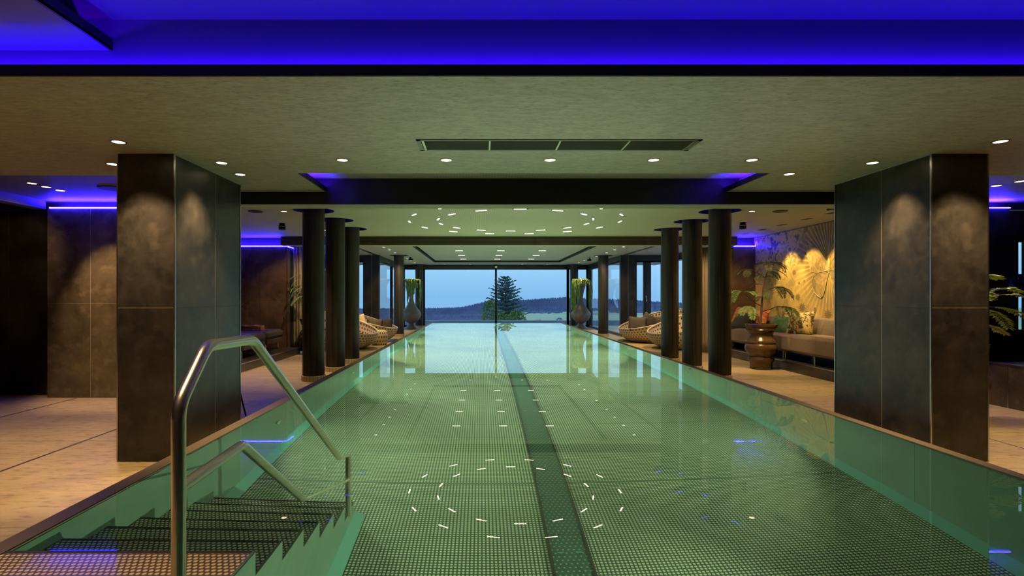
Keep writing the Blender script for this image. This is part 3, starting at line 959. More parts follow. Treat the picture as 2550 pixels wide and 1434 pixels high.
# unseen spots added to brighten the deck, nooks, loungers and top stair
for x, y, ww in ((-3.4, 6.9, 26), (-3.3, 9.2, 30), (-3.2, 11.2, 20), (4.5, 6.7, 34), (4.45, 8.6, 34), (4.4, 10.4, 26), (-4.4, 5.7, 22), (-3.3, 13.6, 40), (-3.2, 15.6, 40), (4.9, 13.8, 44), (4.7, 15.6, 44), (-4.6, 9.6, 20)):
    spot(None, (x, y, (REAR if y > 6.9 else 2.49) - .03), (x, y, 0), ww, 80, .8, name='deck_fill')
for x, y in ((-3.7, 1.2), (-3.4, 2.3), (-5.2, 3.4), (-1.4, 1.3)):
    spot(None, (x, y, SOF - .02 if y > 2.8 else (2.57 if x < -1.95 else 2.73)), (x, y, 0), 34 if x < -2 else 42, 95 if x < -2 else 68, .8, name='deck_fill')
spot(None, (4.6, 2.4, 2.7), (4.6, 2.4, 0), 26, 95, .8, name='deck_fill')
spot(None, (4.9, 4.4, SOF - .02), (5.0, 4.4, 0), 26, 95, .8, name='deck_fill')

# LED lines
def led(name, x0, x1, y0, y1, z0, z1, label, mat='led', up='ledup', wall=None):
    mb = MB()
    mb.box(x0, x1, y0, y1, z0, z1, 0)
    mb.face([(x0, y0, z1 + .0006), (x1, y0, z1 + .0006), (x1, y1, z1 + .0006), (x0, y1, z1 + .0006)], 1)
    if wall: mb.face([(x0, y1 + .0006, z0), (x1, y1 + .0006, z0), (x1, y1 + .0006, z1), (x0, y1 + .0006, z1)], 2)
    return tag(mb.build('led_strip', [M[mat], M[up], M['ledwall']]), label, 'LED strip', 'blue LED strips')
led('', -5.50, -3.2, 6.835, 6.858, 2.407, 2.422, 'blue LED line on top of the tiled wall left of the left pillar')
led('', -8.3, -5.80, 7.03, 7.05, 2.407, 2.422, 'blue dotted LED line over the black wall at the far left edge')
led('', -6.35, -4.37, 12.055, 12.078, 2.407, 2.424, 'blue LED line over the leather benches in the left nook')
led('', 5.65, 6.14, 12.055, 12.078, 2.407, 2.424, 'blue LED line at the far end of the sofa nook')
led('', -4.372, -4.36, 12.1, 13.0, 2.395, 2.412, 'blue LED line turning the corner above the left curtain')
led('', 4.8, 6.72, 6.835, 6.858, 2.41, 2.42, 'blue LED line on the black wall right of the right pillar')
led('', -8.3, 8.3, 2.758, 2.772, SOF + .014, SOF + .028, 'long blue LED line hidden behind the front lip of the raised ceiling', 'ledhousing', 'led', True)
led('', -2.06, -2.04, -2.8, 2.7, 2.594, 2.606, 'blue LED line behind the lip at the upper left', 'ledcove', 'ledcove')
led('', -1.735, -1.72, 4.95, 5.60, SOF + .013, SOF + .026, 'blue LED line in the left end of the coffer before the beam', 'ledend', 'ledend')
led('', 2.66, 2.675, 4.95, 5.60, SOF + .013, SOF + .026, 'blue LED line in the right end of the coffer before the beam', 'ledend', 'ledend')

# vent grille
v = thing('vent_grille', 'long slotted ventilation grille in the olive ceiling', 'vent', (.549, 3.95, SOF))
mb = MB()
w, d = 1.016, .14
mb.box(-w, w, -d, -d + .022, -.006, 0); mb.box(-w, w, d - .022, d, -.006, 0)
mb.box(-w, -w + .03, -d, d, -.006, 0); mb.box(w - .03, w, -d, d, -.006, 0)
mb.build('vent_frame', M['ventframe'], v)
mb = MB(); mb.box(-w, w, -d, d, -.001, 0)
mb.build('backing', M['ventdark'], v)
mb = MB()
for i in range(11):
    yy = -d + .03 + i * (2 * d - .06) / 10
    mb.box(-w + .03, w - .03, yy - .004, yy + .004, -.005, -.001)
mb.build('slats', M['ventslat'], v)
for x in (-.492, .011, .506):
    mb = MB(); mb.box(x - .006, x + .006, -d + .02, d - .02, -.008, -.001)
    mb.build('divider', M['alu'], v)
for x in (-w + .045, w - .045):
    mb = MB(); mb.box(x - .008, x + .008, -d + .02, d - .02, -.008, -.001)
    mb.build('divider', M['alu'], v)

# round speakers, spots, slot spots, dome camera
def disc_speaker(x, y, z, r, label):
    mb = MB(); mb.lathe([(r, -.012), (r + .008, -.006), (r + .008, 0)], 28)
    return tag(mb.build('ceiling_speaker', M['speaker'], None, (x, y, z), smooth=True), label, 'speaker', 'round ceiling speakers')
disc_speaker(-4.15, 6.05, 2.51, .14, 'round dark speaker in the blue lit ceiling at the left pillar edge')
disc_speaker(-3.52, 8.37, REAR, .10, 'round dark speaker in the ceiling of the left seating nook')
disc_speaker(4.63, 8.35, REAR, .10, 'round dark speaker in the ceiling of the right seating nook')
def spotcan(x, y, label):
    t = thing('ceiling_spot', label, 'spotlight', (x, y, REAR), 0, 'black surface spots')
    mb = MB(); mb.lathe([(.055, -.012), (.055, 0)], 20); mb.build('mount', M['blackmetal'], t)
    mb = MB(); mb.lathe([(.03, -.12), (.058, -.115), (.062, -.05), (.04, -.012)], 20); mb.build('can', M['blackmetal'], t, smooth=True)
    mb = MB(); mb.lathe([(.0635, -.062), (.0635, -.056)], 20); mb.build('ring', M['chrome'], t)
spotcan(-3.62, 9.75, 'black surface mounted spot on the blue ceiling of the left nook')
spotcan(4.68, 9.65, 'black surface mounted spot on the blue ceiling of the right nook')
SLOTS = [8.54, 9.22, 9.97, 10.66, 11.4]
for i, y in enumerate(SLOTS):
    t = thing('wall_washer', '%s from the right pillar of five dark slots lighting the mural' % ORD[i], 'spotlight', (5.56, y, REAR), 0, 'slot spots before the mural')
    mb = MB(); mb.box(-.05, .05, -.11, .11, -.004, 0); mb.build('slot', M['black'], t, bevel=.003)
    mb = MB(); mb.lathe([(.028, -.006), (.028, -.004)], 16); mb.build('lamp_lens', M['ventslat'], t)
    if y < 11:
        spot(t, (0, 0, -.02), (.59, 0, -1.30), 64, 60, .45, (1, .72, .30), .02, 'mural_light')
t = thing('wall_washer', 'slot spot hidden behind the right pillar, lighting the mural', 'spotlight', (5.56, 7.85, REAR), 0, 'slot spots before the mural')
mb = MB(); mb.box(-.05, .05, -.11, .11, -.004, 0); mb.build('slot', M['black'], t, bevel=.003)
spot(t, (0, 0, -.02), (.59, 0, -1.30), 64, 60, .45, (1, .72, .30), .02, 'mural_light')
t = thing('dome_camera', 'small dome camera above the mullion of the big window', 'camera', (.595, 22.5, FAR))
mb = MB(); mb.lathe([(.08, -.06), (.085, 0)], 20); mb.build('mount', M['blackmetal'], t)
mb = MB(); mb.lathe([(.0, -.15), (.035, -.14), (.06, -.11), (.07, -.06)], 20); mb.build('dome', M['chrome'], t, smooth=True)
t = thing('dome_camera', 'small black camera hanging at the left far column', 'camera', (-2.42, 18.2, FAR))
mb = MB(); mb.lathe([(.03, -.05), (.04, 0)], 14); mb.build('mount', M['blackmetal'], t)
mb = MB(); mb.box(-.05, .09, -.04, .04, -.11, -.05); mb.build('body', M['blackmetal'], t, bevel=.008)
t = thing('dome_camera', 'small black camera hanging by the right far column', 'camera', (3.72, 18.55, FAR))
mb = MB(); mb.lathe([(.03, -.05), (.04, 0)], 14); mb.build('mount', M['blackmetal'], t)
mb = MB(); mb.box(-.09, .05, -.04, .04, -.11, -.05); mb.build('body', M['blackmetal'], t, bevel=.008)

# ------------------------------------------------------------------ pool fittings
st = thing('pool_stairs', 'broad perforated steel stairs leading down into the pool at left', 'stairs', (PL, 2.23, WZ))
SW = -.95 - PL
zs = [.004] + [-.02 - .2 * i for i in range(1, 7)]
ys = [2.23, 2.53, 2.83, 3.11, 3.40, 3.68, 3.95]
y0 = PN
for i, (z, y1) in enumerate(zip(zs, ys)):
    mb = MB()
    mb.box(.002, SW, y0 - 2.23, y1 - 2.23, z - .03, z)
    mb.box(.002, SW, y1 - 2.23 - .018, y1 - 2.23 + .002, z - .05, z + .001, 1)
    mb.build('tread', [M['tread' if i else 'treadwet'], M['treadedge']], st)
    mb = MB(); mb.box(.002, SW, y1 - 2.23 - .02, y1 - 2.23 - .01, (zs[i + 1] if i < 6 else PZ - WZ), z - .03)
    mb.build('riser', M['treadedge'], st)
    y0 = y1
poly = [(PN - 2.23, PZ - WZ)]
poly.append((PN - 2.23, zs[0] + .002))
for i in range(7):
    poly.append((ys[i] - 2.23, zs[i] + .002))
    poly.append((ys[i] - 2.23, (zs[i + 1] + .002) if i < 6 else PZ - WZ))
mb = MB(); mb.prism_x(poly, SW, SW + .012)
mb.build('side_panel', M['poolwall'], st)
mb = MB()
mb.face([(SW + .012, PN - 2.23, PZ - WZ + .06), (SW + .012, 1.76, PZ - WZ + .06), (SW + .09, 1.76, PZ - WZ + .005), (SW + .09, PN - 2.23, PZ - WZ + .005)])
mb.face([(SW + .09, 1.76, PZ - WZ + .005), (SW + .012, 1.76, PZ - WZ + .06), (SW + .012, 1.76, PZ - WZ + .005)])
mb.build('side_ledge', M['poolledge'], st)

hr = thing('handrail', 'bent stainless steel handrail over the pool stairs', 'handrail', (-.93, 1.65, WZ))
def rail_pts(pts, rad=.035, n=5):
    out = [Vector(pts[0])]
    for i in range(1, len(pts) - 1):
        a, b, c = (Vector(q) for q in pts[i - 1:i + 2])
        d1, d2 = (a - b).normalized(), (c - b).normalized()
        for k in range(n + 1):
            s = k / n
            p1, p2 = b + d1 * rad, b + d2 * rad
            out.append(p1 * (1 - s) ** 2 + b * 2 * s * (1 - s) + p2 * s * s)
    out.append(Vector(pts[-1]))
    return out
zz = lambda z: z - WZ
mb = MB(); mb.tube(rail_pts([(0, 0, -.02), (0, 0, zz(.955)), (0, .17, zz(1.124)), (0, .53, zz(1.116)), (0, 2.10, zz(.08)), (0, 2.10, zz(-.97))], .045), .021, 20)
mb.build('top_rail', M['steel'], hr, smooth=True, sharp=1.2)
mb = MB(); mb.tube(rail_pts([(0, .012, zz(.70)), (0, .437, zz(.695 + .02)), (0, 2.09, zz(-.40))], .03), .019, 18)
mb.build('lower_rail', M['steel'], hr, smooth=True, sharp=1.2)
mb = MB(); mb.lathe([(.05, -.018), (.05, -.008), (.03, -.004)], 20); mb.build('base_plate', M['steel'], hr)

# pool nozzles / lamps in the walls
def pool_lamp(x, y, z, s, label, watts, tgt, col=(.84, 1.0, .70), cone=150):
    t = thing('pool_lamp', label, 'pool lamp', (x, y, z), 0, 'underwater lamps in the pool walls')
    mb = MB(); prof = [(.055, 0), (.055, .012), (.03, .02)]
    m2 = Matrix.Rotation(PI / 2 * s, 4, 'Y')
    mb.lathe(prof, 20)
    mb.v = [tuple(m2 @ Vector(q)) for q in mb.v]
    mb.build('lamp_face', M['chrome'], t, smooth=True)
    spot(t, (s * .04, 0, 0), (tgt[0] - x, tgt[1] - y, tgt[2] - z), watts, cone, 1.0, col, .02, 'pool_light')
    return t
lampY = (5.2, 8.2, 11.2, 14.2, 17.2, 20.2)
for i, y in enumerate(lampY):
    pw = (24, 85, 165, 190, 150, 110)[i]
    pool_lamp(PL + .001, y, -.42, 1, '%s underwater lamp from the stairs in the left pool wall' % ORD[i], pw, (MID - .4, y + .6, PZ), (.96, 1.0, .66) if y > 10 else (.84, 1.0, .76))
    pool_lamp(PR - .001, y, -.42, -1, '%s underwater lamp from the right pillar in the right pool wall' % ORD[i], pw * .46, (MID - .4, y + .6, PZ))
    if y < 12:
        for s, xx in ((1, PL + .12), (-1, PR - .12)):
            spot(None, (MID - s * .9, y - (1.6 if i == 0 else .4), WZ + .02), (MID - s * .9, y - (1.7 if i == 0 else .5), SOF), (50, 42, 30)[i], 100, 1.0, (.86, 1.0, .74), .004, 'pool_up_fill')  # unseen spots added above the water, for pool light reaching the ceiling
pool_lamp(PR - .001, 2.6, -.42, -1, 'unseen underwater lamp added in the right pool wall to light the stairs', 60, (-1.4, 3.0, -.5), cone=75)  # out of view, added to brighten the stairs
def nozzle(x, y, z, s, label):
    t = thing('pool_nozzle', label, 'nozzle', (x, y, z), 0, 'nozzles in the pool walls')
    mb = MB(); mb.obox((s * .006, 0, 0), .012, .12, .05, Matrix.Identity(3)); mb.build('plate', M['steel'], t, bevel=.003)
    mb = MB(); mb.obox((s * .02, 0, 0), .03, .05, .03, Matrix.Identity(3)); mb.build('spout', M['blackmetal'], t, bevel=.004)
nozzle(PR, 8.05, .07, -1, 'small overflow nozzle under the right pool edge near the columns')
nozzle(PL, 11.3, .07, 1, 'small overflow nozzle under the left pool edge near the columns')
# ------------------------------------------------------------------ mural
MYC, MZC = 9.50, 1.88
mu = thing('mural', 'gilded wall mural of a butterfly on fanned palm rays behind the sofa', 'mural', (6.145, 0, 0))
mb = MB(); mb.box(-.008, 0, 7.14, 12.07, .17, 2.60)
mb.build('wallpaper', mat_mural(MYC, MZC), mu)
def mpx(px, py):                      # a photo point carried onto the mural wall
    D = 6.14 * F / (px - CX)
    return (D, CAMZ - (py - CY) * D / F)
def zp(pts): return [mpx(1700 + x * .3348, 350 + y * .3348) for x, y in pts]
def flat(name, poly, mi_mat, dx, edge=True, flip=False):
    if flip: poly = [(2 * MYC - y, z) for y, z in poly]
    mb = MB(); mb.prism_x(poly, -.010 - dx, -.0085)
    o = mb.build(name, M[mi_mat], mu)
    if edge:
        mb = MB(); mb.tube([(-.012 - dx, y, z) for y, z in poly], .0045, 6, closed=True)
        e = mb.build('wing_outline', M['wingedge'], o)
    return o
up = zp([(1092, 965), (1075, 900), (1040, 850), (1005, 800), (975, 778), (945, 775), (925, 795), (925, 830), (938, 880), (948, 930), (958, 975), (1000, 985), (1045, 975)])
lo = zp([(1090, 975), (1055, 985), (1010, 990), (980, 1010), (966, 1050), (968, 1090), (985, 1130), (1008, 1155), (1030, 1172), (1050, 1155), (1062, 1110), (1072, 1060), (1085, 1010)])
for fl in (False, True):
    flat('upper_wing', up, 'wing', .002, True, fl)
    flat('lower_wing', lo, 'wing', .003, True, fl)
mb = MB(); mb.tube([(-.014, MYC, 1.70), (-.016, MYC, 1.80), (-.016, MYC, 1.92), (-.014, MYC, 1.96)], [.012, .03, .022, .012], 10)
mb.tube([(-.012, MYC, 1.95), (-.012, MYC + .10, 2.12)], .004, 6); mb.tube([(-.012, MYC, 1.95), (-.012, MYC - .10, 2.12)], .004, 6)
mb.build('butterfly_body', M['wingedge'], mu, smooth=True)
for (px, py), r in zip([(1978, 678), (1987, 740), (1998, 766), (2011, 782), (2062, 783), (1990, 705), (2003, 700), (2030, 771)], (.07, .08, .10, .08, .10, .035, .035, .05)):
    y, z = mpx(px, py)
    pts = []
    for k in range(22):
        a = 2 * PI * k / 22; rr = r if k % 2 else r * .55
        pts.append((y + rr * math.cos(a) * 1.2, z + rr * math.sin(a)))
    mb = MB(); mb.prism_x(pts, -.010, -.0085)
    mb.build('flower', M['flower'], mu)

# ------------------------------------------------------------------ sofa nook
def cushion(name, sx, sy, th, mat, label, cat, loc, rot, group=None, p=3.0):
    """a plump square pillow lying in its local xy plane"""
    mb = MB(); n = 14
    def pt(i, j, s):
        u, v = -1 + 2 * i / n, -1 + 2 * j / n
        k = max(0, (1 - abs(u) ** p)) ** .55 * max(0, (1 - abs(v) ** p)) ** .55
        pin = 1 - .07 * (1 - abs(u)) - .0
        x = u * sx / 2 * (1 - .07 * (1 - v * v)); y = v * sy / 2 * (1 - .07 * (1 - u * u))
        return (x, y, s * th / 2 * k)
    for s in (1, -1):
        for i in range(n):
            for j in range(n):
                mb.face([pt(i, j, s), pt(i + 1, j, s), pt(i + 1, j + 1, s), pt(i, j + 1, s)])
    o = mb.build(name, M[mat], None, loc, smooth=True, sharp=2.6)
    o.rotation_euler = rot
    return tag(o, label, cat, group)
sf = thing('sofa', 'long taupe upholstered bench sofa on the platform under the mural', 'sofa', (5.75, 10.0, .17))
for k, (a, b) in enumerate(((-2.6, -.62), (-.60, .62), (.64, 2.0))):
    mb = MB(); mb.box(-.40, .22, a, b, .145, .455); mb.build('seat', M['sofa'], sf, bevel=.05, smooth=True)
    mb = MB(); mb.prism_x([(a, 0), (b, 0), (b, 1), (a, 1)], 0, 1)
    mb = MB()
    prof = [(.14, .44), (.24, .735), (.385, .735), (.385, .16), (.20, .16)]
    vb = [(x, a, z) for x, z in prof]; vc = [(x, b, z) for x, z in prof]
    mb.face(vb); mb.face(vc)
    for i in range(5):
        j = (i + 1) % 5
        mb.face([vb[i], vb[j], vc[j], vc[i]])
    mb.build('backrest', M['sofa'], sf, bevel=.035, smooth=True)
for y in (-2.3, -1.2, -.35, -.27, .9, 1.8):
    mb = MB(); mb.lathe([(.012, 0), (.012, .15)], 12, -.30, y); mb.build('leg', M['chrome'], sf)
    mb = MB(); mb.lathe([(.012, 0), (.012, .15)], 12, .25, y); mb.build('leg', M['chrome'], sf)
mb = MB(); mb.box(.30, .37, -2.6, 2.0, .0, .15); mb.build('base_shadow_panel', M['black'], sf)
cushion('throw_pillow', .50, .46, .17, 'pilleaf', 'gold leaf print pillow leaning on the sofa right of the planter', 'pillow', (5.70, 9.63, .80), (R(68), R(-6), R(-62)))
cushion('throw_pillow', .48, .44, .17, 'pilgreen', 'dark green pillow lying on the sofa behind the planter', 'pillow', (5.60, 10.06, .74), (R(55), 0, R(-70)))
cushion('throw_pillow', .48, .46, .17, 'pilred', 'red and orange print pillow at the far end of the sofa', 'pillow', (5.66, 11.74, .83), (R(70), R(8), R(-75)))
cushion('throw_pillow', .50, .46, .18, 'pilblack', 'black pillow in front of the red pillow on the sofa', 'pillow', (5.52, 11.38, .77), (R(52), R(4), R(-70)))
cushion('throw_pillow', .42, .42, .15, 'pilred', 'orange print pillow beside the planter tree on the sofa', 'pillow', (5.80, 11.22, .81), (R(70), 0, R(-80)))

# ------------------------------------------------------------------ potted trees
def frond_mb(mb, base, az, elev, length, droop, pairs, ll, lw, mi=0, stem_r=.004):
    p = Vector(base); pts = [p.copy()]
    e = elev
    seg = 12
    for i in range(seg):
        d = Vector((math.cos(az) * math.cos(e), math.sin(az) * math.cos(e), math.sin(e)))
        p = p + d * (length / seg); pts.append(p.copy())
        e -= droop / seg
    mb.tube(pts, [stem_r * (1 - .6 * i / seg) for i in range(seg + 1)], 5, mi)
    side = Vector((-math.sin(az), math.cos(az), 0))
    for k in range(pairs):
        s = (.10 + .9 * (k + .5) / pairs) * seg
        i = min(int(s), seg - 1); f = s - i
        q = pts[i] * (1 - f) + pts[i + 1] * f
        t = (pts[i + 1] - pts[i]).normalized()
        nrm = side.cross(t).normalized()
        w = math.sin(PI * (.12 + .83 * (k + .5) / pairs)) ** .6
        for sg in (-1, 1):
            d = (side * sg * .86 + t * .45 - nrm * .10 + Vector((random.uniform(-.1, .1), random.uniform(-.1, .1), random.uniform(-.12, .05)))).normalized()
            L = ll * w * random.uniform(.9, 1.1)
            a = q; c = q + d * L - Vector((0, 0, .12 * L))
            m1 = q + d * L * .55
            wv = t * lw / 2
            up = nrm * lw * .22
            n0 = len(mb.v)
            mb.v += [tuple(a), tuple(m1 + wv), tuple(c), tuple(m1 - wv), tuple(m1 + up)]
            for tri in ((0, 1, 4), (1, 2, 4), (2, 3, 4), (3, 0, 4)):
                mb.f.append([n0 + x for x in tri]); mb.m.append(mi)
POT = [(.168, 0), (.18, .01), (.182, .10), (.19, .125), (.213, .16), (.217, .185), (.205, .215), (.19, .235), (.20, .255), (.245, .30), (.268, .36), (.265, .41), (.25, .445), (.243, .452), (.25, .462), (.258, .485), (.24, .52), (.205, .565), (.19, .61), (.197, .65), (.235, .69), (.245, .70), (.235, .715), (.245, .735), (.262, .775), (.262, .795), (.245, .80), (.235, .77), (.22, .765)]
def potted_tree(x, y, label, fronds, branches, top, seed, rotz=0, pairs=19, ll=.098, lw=.022, mats=('leaf', 'leafdark')):
    random.seed(seed)
    t = thing('potted_tree', label, 'plant', (x, y, 0), rotz, 'trees in turned wooden planters')
    mb = MB(); mb.lathe(POT, 40); mb.build('planter', M['potwood'], t, smooth=True, sharp=.9)
    mb = MB(); mb.lathe([(.0, .775), (.22, .772), (.22, .76)], 24, cap=False); mb.build('soil', M['soil'], t)
    mb = MB(); mb.tube(branches[0], [.022 * (1 - .6 * i / (len(branches[0]) - 1)) for i in range(len(branches[0]))], 9)
    mb.build('trunk', M['bark'], t, smooth=True)
    for b in branches[1:]:
        mb = MB(); mb.tube(b, [.009 * (1 - .5 * i / (len(b) - 1)) for i in range(len(b))], 7)
        mb.build('branch', M['bark'], t, smooth=True)
    for (p, az, el, L, dr, mi) in fronds:
        mb = MB(); frond_mb(mb, p, R(az), R(el), L, R(dr), pairs, ll, lw)
        mb.build('frond', M[mats[mi]], t)
    return t
tr = [(-.02, 0, .77), (0, 0, .95), (.02, .01, 1.15), (.045, .02, 1.4), (.09, .0, 1.65), (.12, .0, 1.8), (.15, 0, 1.88)]
br = [tr,
      [(-.03, 0, .78), (-.06, -.02, .92), (-.16, -.05, 1.05), (-.22, -.08, 1.1)],
      [(.0, 0, 1.12), (-.1, .03, 1.18), (-.22, .05, 1.30), (-.34, .02, 1.38)],
      [(.03, .01, 1.02), (.15, -.02, 1.06), (.28, -.04, 1.12), (.40, -.02, 1.10)],
      [(.04, .02, 1.36), (.12, -.06, 1.42), (.24, -.08, 1.46)],
      [(.08, 0, 1.62), (-.02, .06, 1.70), (-.12, .1, 1.78)]]
fr = [((-.22, -.08, 1.1), 180, 10, .34, 95, 0), ((-.22, -.08, 1.1), 215, 20, .36, 100, 0), ((-.2, -.06, 1.08), 150, 0, .32, 70, 0), ((-.22, -.08, 1.1), 250, 0, .36, 85, 0),
      ((-.34, .02, 1.38), 180, 25, .30, 110, 0), ((-.34, .02, 1.38), 210, 5, .34, 95, 0), ((-.34, .02, 1.38), 140, 15, .3, 100, 0), ((-.28, .03, 1.35), 280, 30, .30, 80, 0),
      ((.40, -.02, 1.10), 0, 5, .34, 85, 0), ((.38, -.02, 1.11), -35, 0, .36, 85, 0), ((.34, -.03, 1.11), 25, 10, .34, 95, 0), ((.40, -.02, 1.10), -70, -10, .34, 60, 0), ((.3, -.03, 1.11), -110, 0, .32, 90, 1),
      ((.24, -.08, 1.46), 0, 0, .36, 75, 1), ((.22, -.08, 1.46), -40, -5, .38, 75, 1), ((.24, -.08, 1.46), 35, 10, .3, 80, 1), ((.2, -.06, 1.45), -85, 0, .34, 80, 1), ((.1, -.05, 1.42), -120, -10, .3, 60, 1),
      ((.15, 0, 1.88), 0, 20, .34, 85, 1), ((.15, 0, 1.88), 60, 30, .32, 85, 1), ((.15, 0, 1.88), 120, 25, .3, 80, 1), ((.15, 0, 1.88), 180, 10, .3, 85, 1), ((.15, 0, 1.86), 240, 15, .34, 85, 1), ((.15, 0, 1.86), 300, 15, .36, 95, 1),
      ((.13, 0, 1.78), 330, 0, .34, 60, 1), ((.12, 0, 1.74), 20, 0, .32, 60, 1), ((.10, 0, 1.7), 200, 5, .28, 70, 1), ((.09, 0, 1.66), 270, 0, .32, 70, 1),
      ((-.12, .1, 1.78), 170, 15, .28, 80, 1), ((-.12, .1, 1.78), 220, 5, .26, 85, 1), ((.04, .02, 1.3), 200, -10, .2, 40, 1), ((.02, .02, 1.5), 160, 20, .2, 80, 1)]
potted_tree(4.98, 9.6, 'slender fern leaved tree in a turned wooden planter before the sofa', fr, br, None, 3)
fl = [(p, az, el, L, dr, 0) for p, az, el, L, dr, m in fr]
potted_tree(-3.79, 12.0, 'leafy tree in a wooden planter mostly hidden behind the nearest left column', [((-.1, .0, 1.75), 180, 20, .42, 70, 0), ((-.1, 0, 1.7), 200, 5, .44, 80, 0), ((-.12, 0, 1.55), 185, 10, .42, 80, 0), ((-.12, -.04, 1.5), 215, 0, .44, 80, 0), ((-.14, 0, 1.35), 190, 15, .40, 80, 0), ((-.14, 0, 1.3), 225, 0, .42, 70, 0), ((-.14, 0, 1.25), 170, 0, .4, 60, 0)] + fl[18:24], br, None, 5, mats=('leafyel', 'leafyel'))
# big leaved plant behind the right pillar
rp = [((.28, 0, 1.30), 0, 38, .42, 75, 0), ((.26, -.05, 1.27), 355, 20, .46, 48, 0), ((.30, -.03, 1.18), 350, 0, .40, 45, 0), ((.28, 0, 1.16), 5, -15, .38, 45, 0), ((.2, 0, 1.4), 180, 20, .4, 60, 0), ((.2, 0, 1.3), 120, 20, .4, 60, 0), ((.2, 0, 1.3), 240, 20, .4, 60, 0), ((.22, 0, 1.0), -5, -5, .3, 40, 0), ((.25, 0, 1.5), 5, 20, .22, 60, 0)]
potted_tree(5.08, 5.75, 'broad leaved plant peeping out from behind the right pillar', rp, [[(0, 0, .77), (.06, 0, 1.0), (.16, 0, 1.2), (.26, 0, 1.4), (.27, 0, 1.5)], [(.16, 0, 1.2), (.28, 0, 1.17)]], None, 8, pairs=13, ll=.12, lw=.036, mats=('leafyel', 'leafyel'))

# ------------------------------------------------------------------ left nook benches
def bench(x0, x1, y0, y1, label):
    t = thing('leather_bench', label, 'bench', ((x0 + x1) / 2, (y0 + y1) / 2, .15), 0, 'leather benches on the left platform')
    w, d = (x1 - x0) / 2, (y1 - y0) / 2
    mb = MB(); mb.box(-w, w, -d, d, .255, .43); mb.build('seat_pad', M['leather'], t, bevel=.06, smooth=True)
    mb = MB(); mb.box(-w + .01, w - .02, -d + .01, d - .01, .15, .26); mb.build('base', M['leather'], t, bevel=.015)
    for sx in (-1, 1):
        for sy in (-1, 1):
            mb = MB(); mb.lathe([(.018, 0), (.018, .155)], 14, sx * (w - .1), sy * (d - .09)); mb.build('leg', M['chrome'], t)
bench(-5.45, -4.36, 11.0, 11.85, 'farther dark brown leather bench with a red towel, by the tiled wall')
bench(-5.45, -4.30, 9.75, 10.75, 'nearer dark brown leather bench, partly hidden behind the handrail')
def towel(x, y, z, sx, sy, mat, label, rot=0, layers=4, group=None):
    t = MB()
    random.seed(int(abs(x * 100)) + layers)
    n = 10
    for k in range(layers):
        z0 = k * .018
        pts = []
        for i in range(n + 1):
            u = -sx / 2 + sx * i / n
            pts.append((u + random.uniform(-.006, .006), z0 + .018 + .010 * math.sin(i * 1.7 + k * 2) + random.uniform(-.002, .004)))
        yo = random.uniform(-.012, .012); w = sy / 2 - .006 * k
        for i in range(n):
            (xa, za), (xb, zb) = pts[i], pts[i + 1]
            t.face([(xa, yo - w, za), (xb, yo - w, zb), (xb, yo + w, zb), (xa, yo + w, za)])
            t.face([(xa, yo - w, z0), (xb, yo - w, z0), (xb, yo - w, zb), (xa, yo - w, za)])
            t.face([(xa, yo + w, z0), (xb, yo + w, z0), (xb, yo + w, zb), (xa, yo + w, za)])
            if k == 0: t.face([(xa, yo - w, 0), (xb, yo - w, 0), (xb, yo + w, 0), (xa, yo + w, 0)])
        for i in (0, n):
            xa, za = pts[i]
            t.face([(xa, yo - w, z0), (xa, yo + w, z0), (xa, yo + w, za), (xa, yo - w, za)])
    o = t.build('folded_towel', M[mat], None, (x, y, z), smooth=True, rotz=R(rot), sharp=.9)
    return tag(o, label, 'towel', group)
towel(-4.95, 11.35, .582, .62, .42, 'towelred', 'crumpled red towel on the farther leather bench', 12, 5)

# tripod behind the left pillar
t = thing('tripod', 'black tripod stand with one leg showing right of the left pillar', 'tripod', (-2.86, 5.95, 0))
mb = MB(); mb.tube([(0, 0, .62), (0, 0, 1.35)], .014, 10); mb.build('centre_pole', M['blackmetal'], t)
for (dx, dy) in ((.33, -.18), (-.33, -.1), (.0, .38)):
    mb = MB(); mb.tube([(0, 0, .95), (dx * .5, dy * .5, .48), (dx, dy, .01)], [.014, .012, .009], 8); mb.obox((dx * .45, dy * .45, .53), .03, .03, .05, Matrix.Identity(3))
    mb.build('leg', M['blackmetal'], t)
t = thing('twig_decoration', 'bare dark twigs rising behind the right edge of the left pillar', 'twigs', (-4.35, 8.9, .15))
mb = MB(); mb.lathe([(.08, 0), (.10, .2), (.06, .5), (.05, .52)], 20); mb.build('vessel', M['blackmetal'], t, smooth=True)
for k, (dx, dz) in enumerate(((.36, 1.86), (.40, 1.47), (-.2, 1.7), (.1, 1.9), (.42, 1.08))):
    mb = MB(); mb.tube([(0, 0, .45), (dx * .45, .03 * k, .45 + (dz - .45) * .62), (dx, .05 * k, dz)], [.014, .012, .008], 7); mb.build('twig', M['blackmetal'], t)

# curtains
def curtain(x0, x1, y, z0, z1, label, folds):
    mb = MB(); n = folds * 10
    c0 = (x0 + x1) / 2
    for i in range(n):
        for (za, zb) in ((z0, z0 + .25), (z0 + .25, z1 - .15), (z1 - .15, z1)):
            q = []
            for k, z in ((i, za), (i + 1, za), (i + 1, zb), (i, zb)):
                u = k / n; a = .035 + .02 * (z < z0 + .2)
                q.append((x0 + (x1 - x0) * u + .012 * math.sin(u * folds * 12.6 + 1) - c0, a * math.sin(2 * PI * folds * u + .6 * math.sin(5 * u)) + .012 * math.sin(u * 31), z))
            mb.face(q)
    o = mb.build('curtain', M['curtain'], None, (c0, y, 0), smooth=True, sharp=2, solid=.004)
    return tag(o, label, 'curtain', 'floor length curtains')
curtain(-4.45, -3.98, 12.45, .02, 2.43, 'beige curtain beside the left column with a plant in front', 7)
curtain(4.92, 5.63, 12.34, .02, 2.41, 'beige curtain hanging between the right columns', 11)

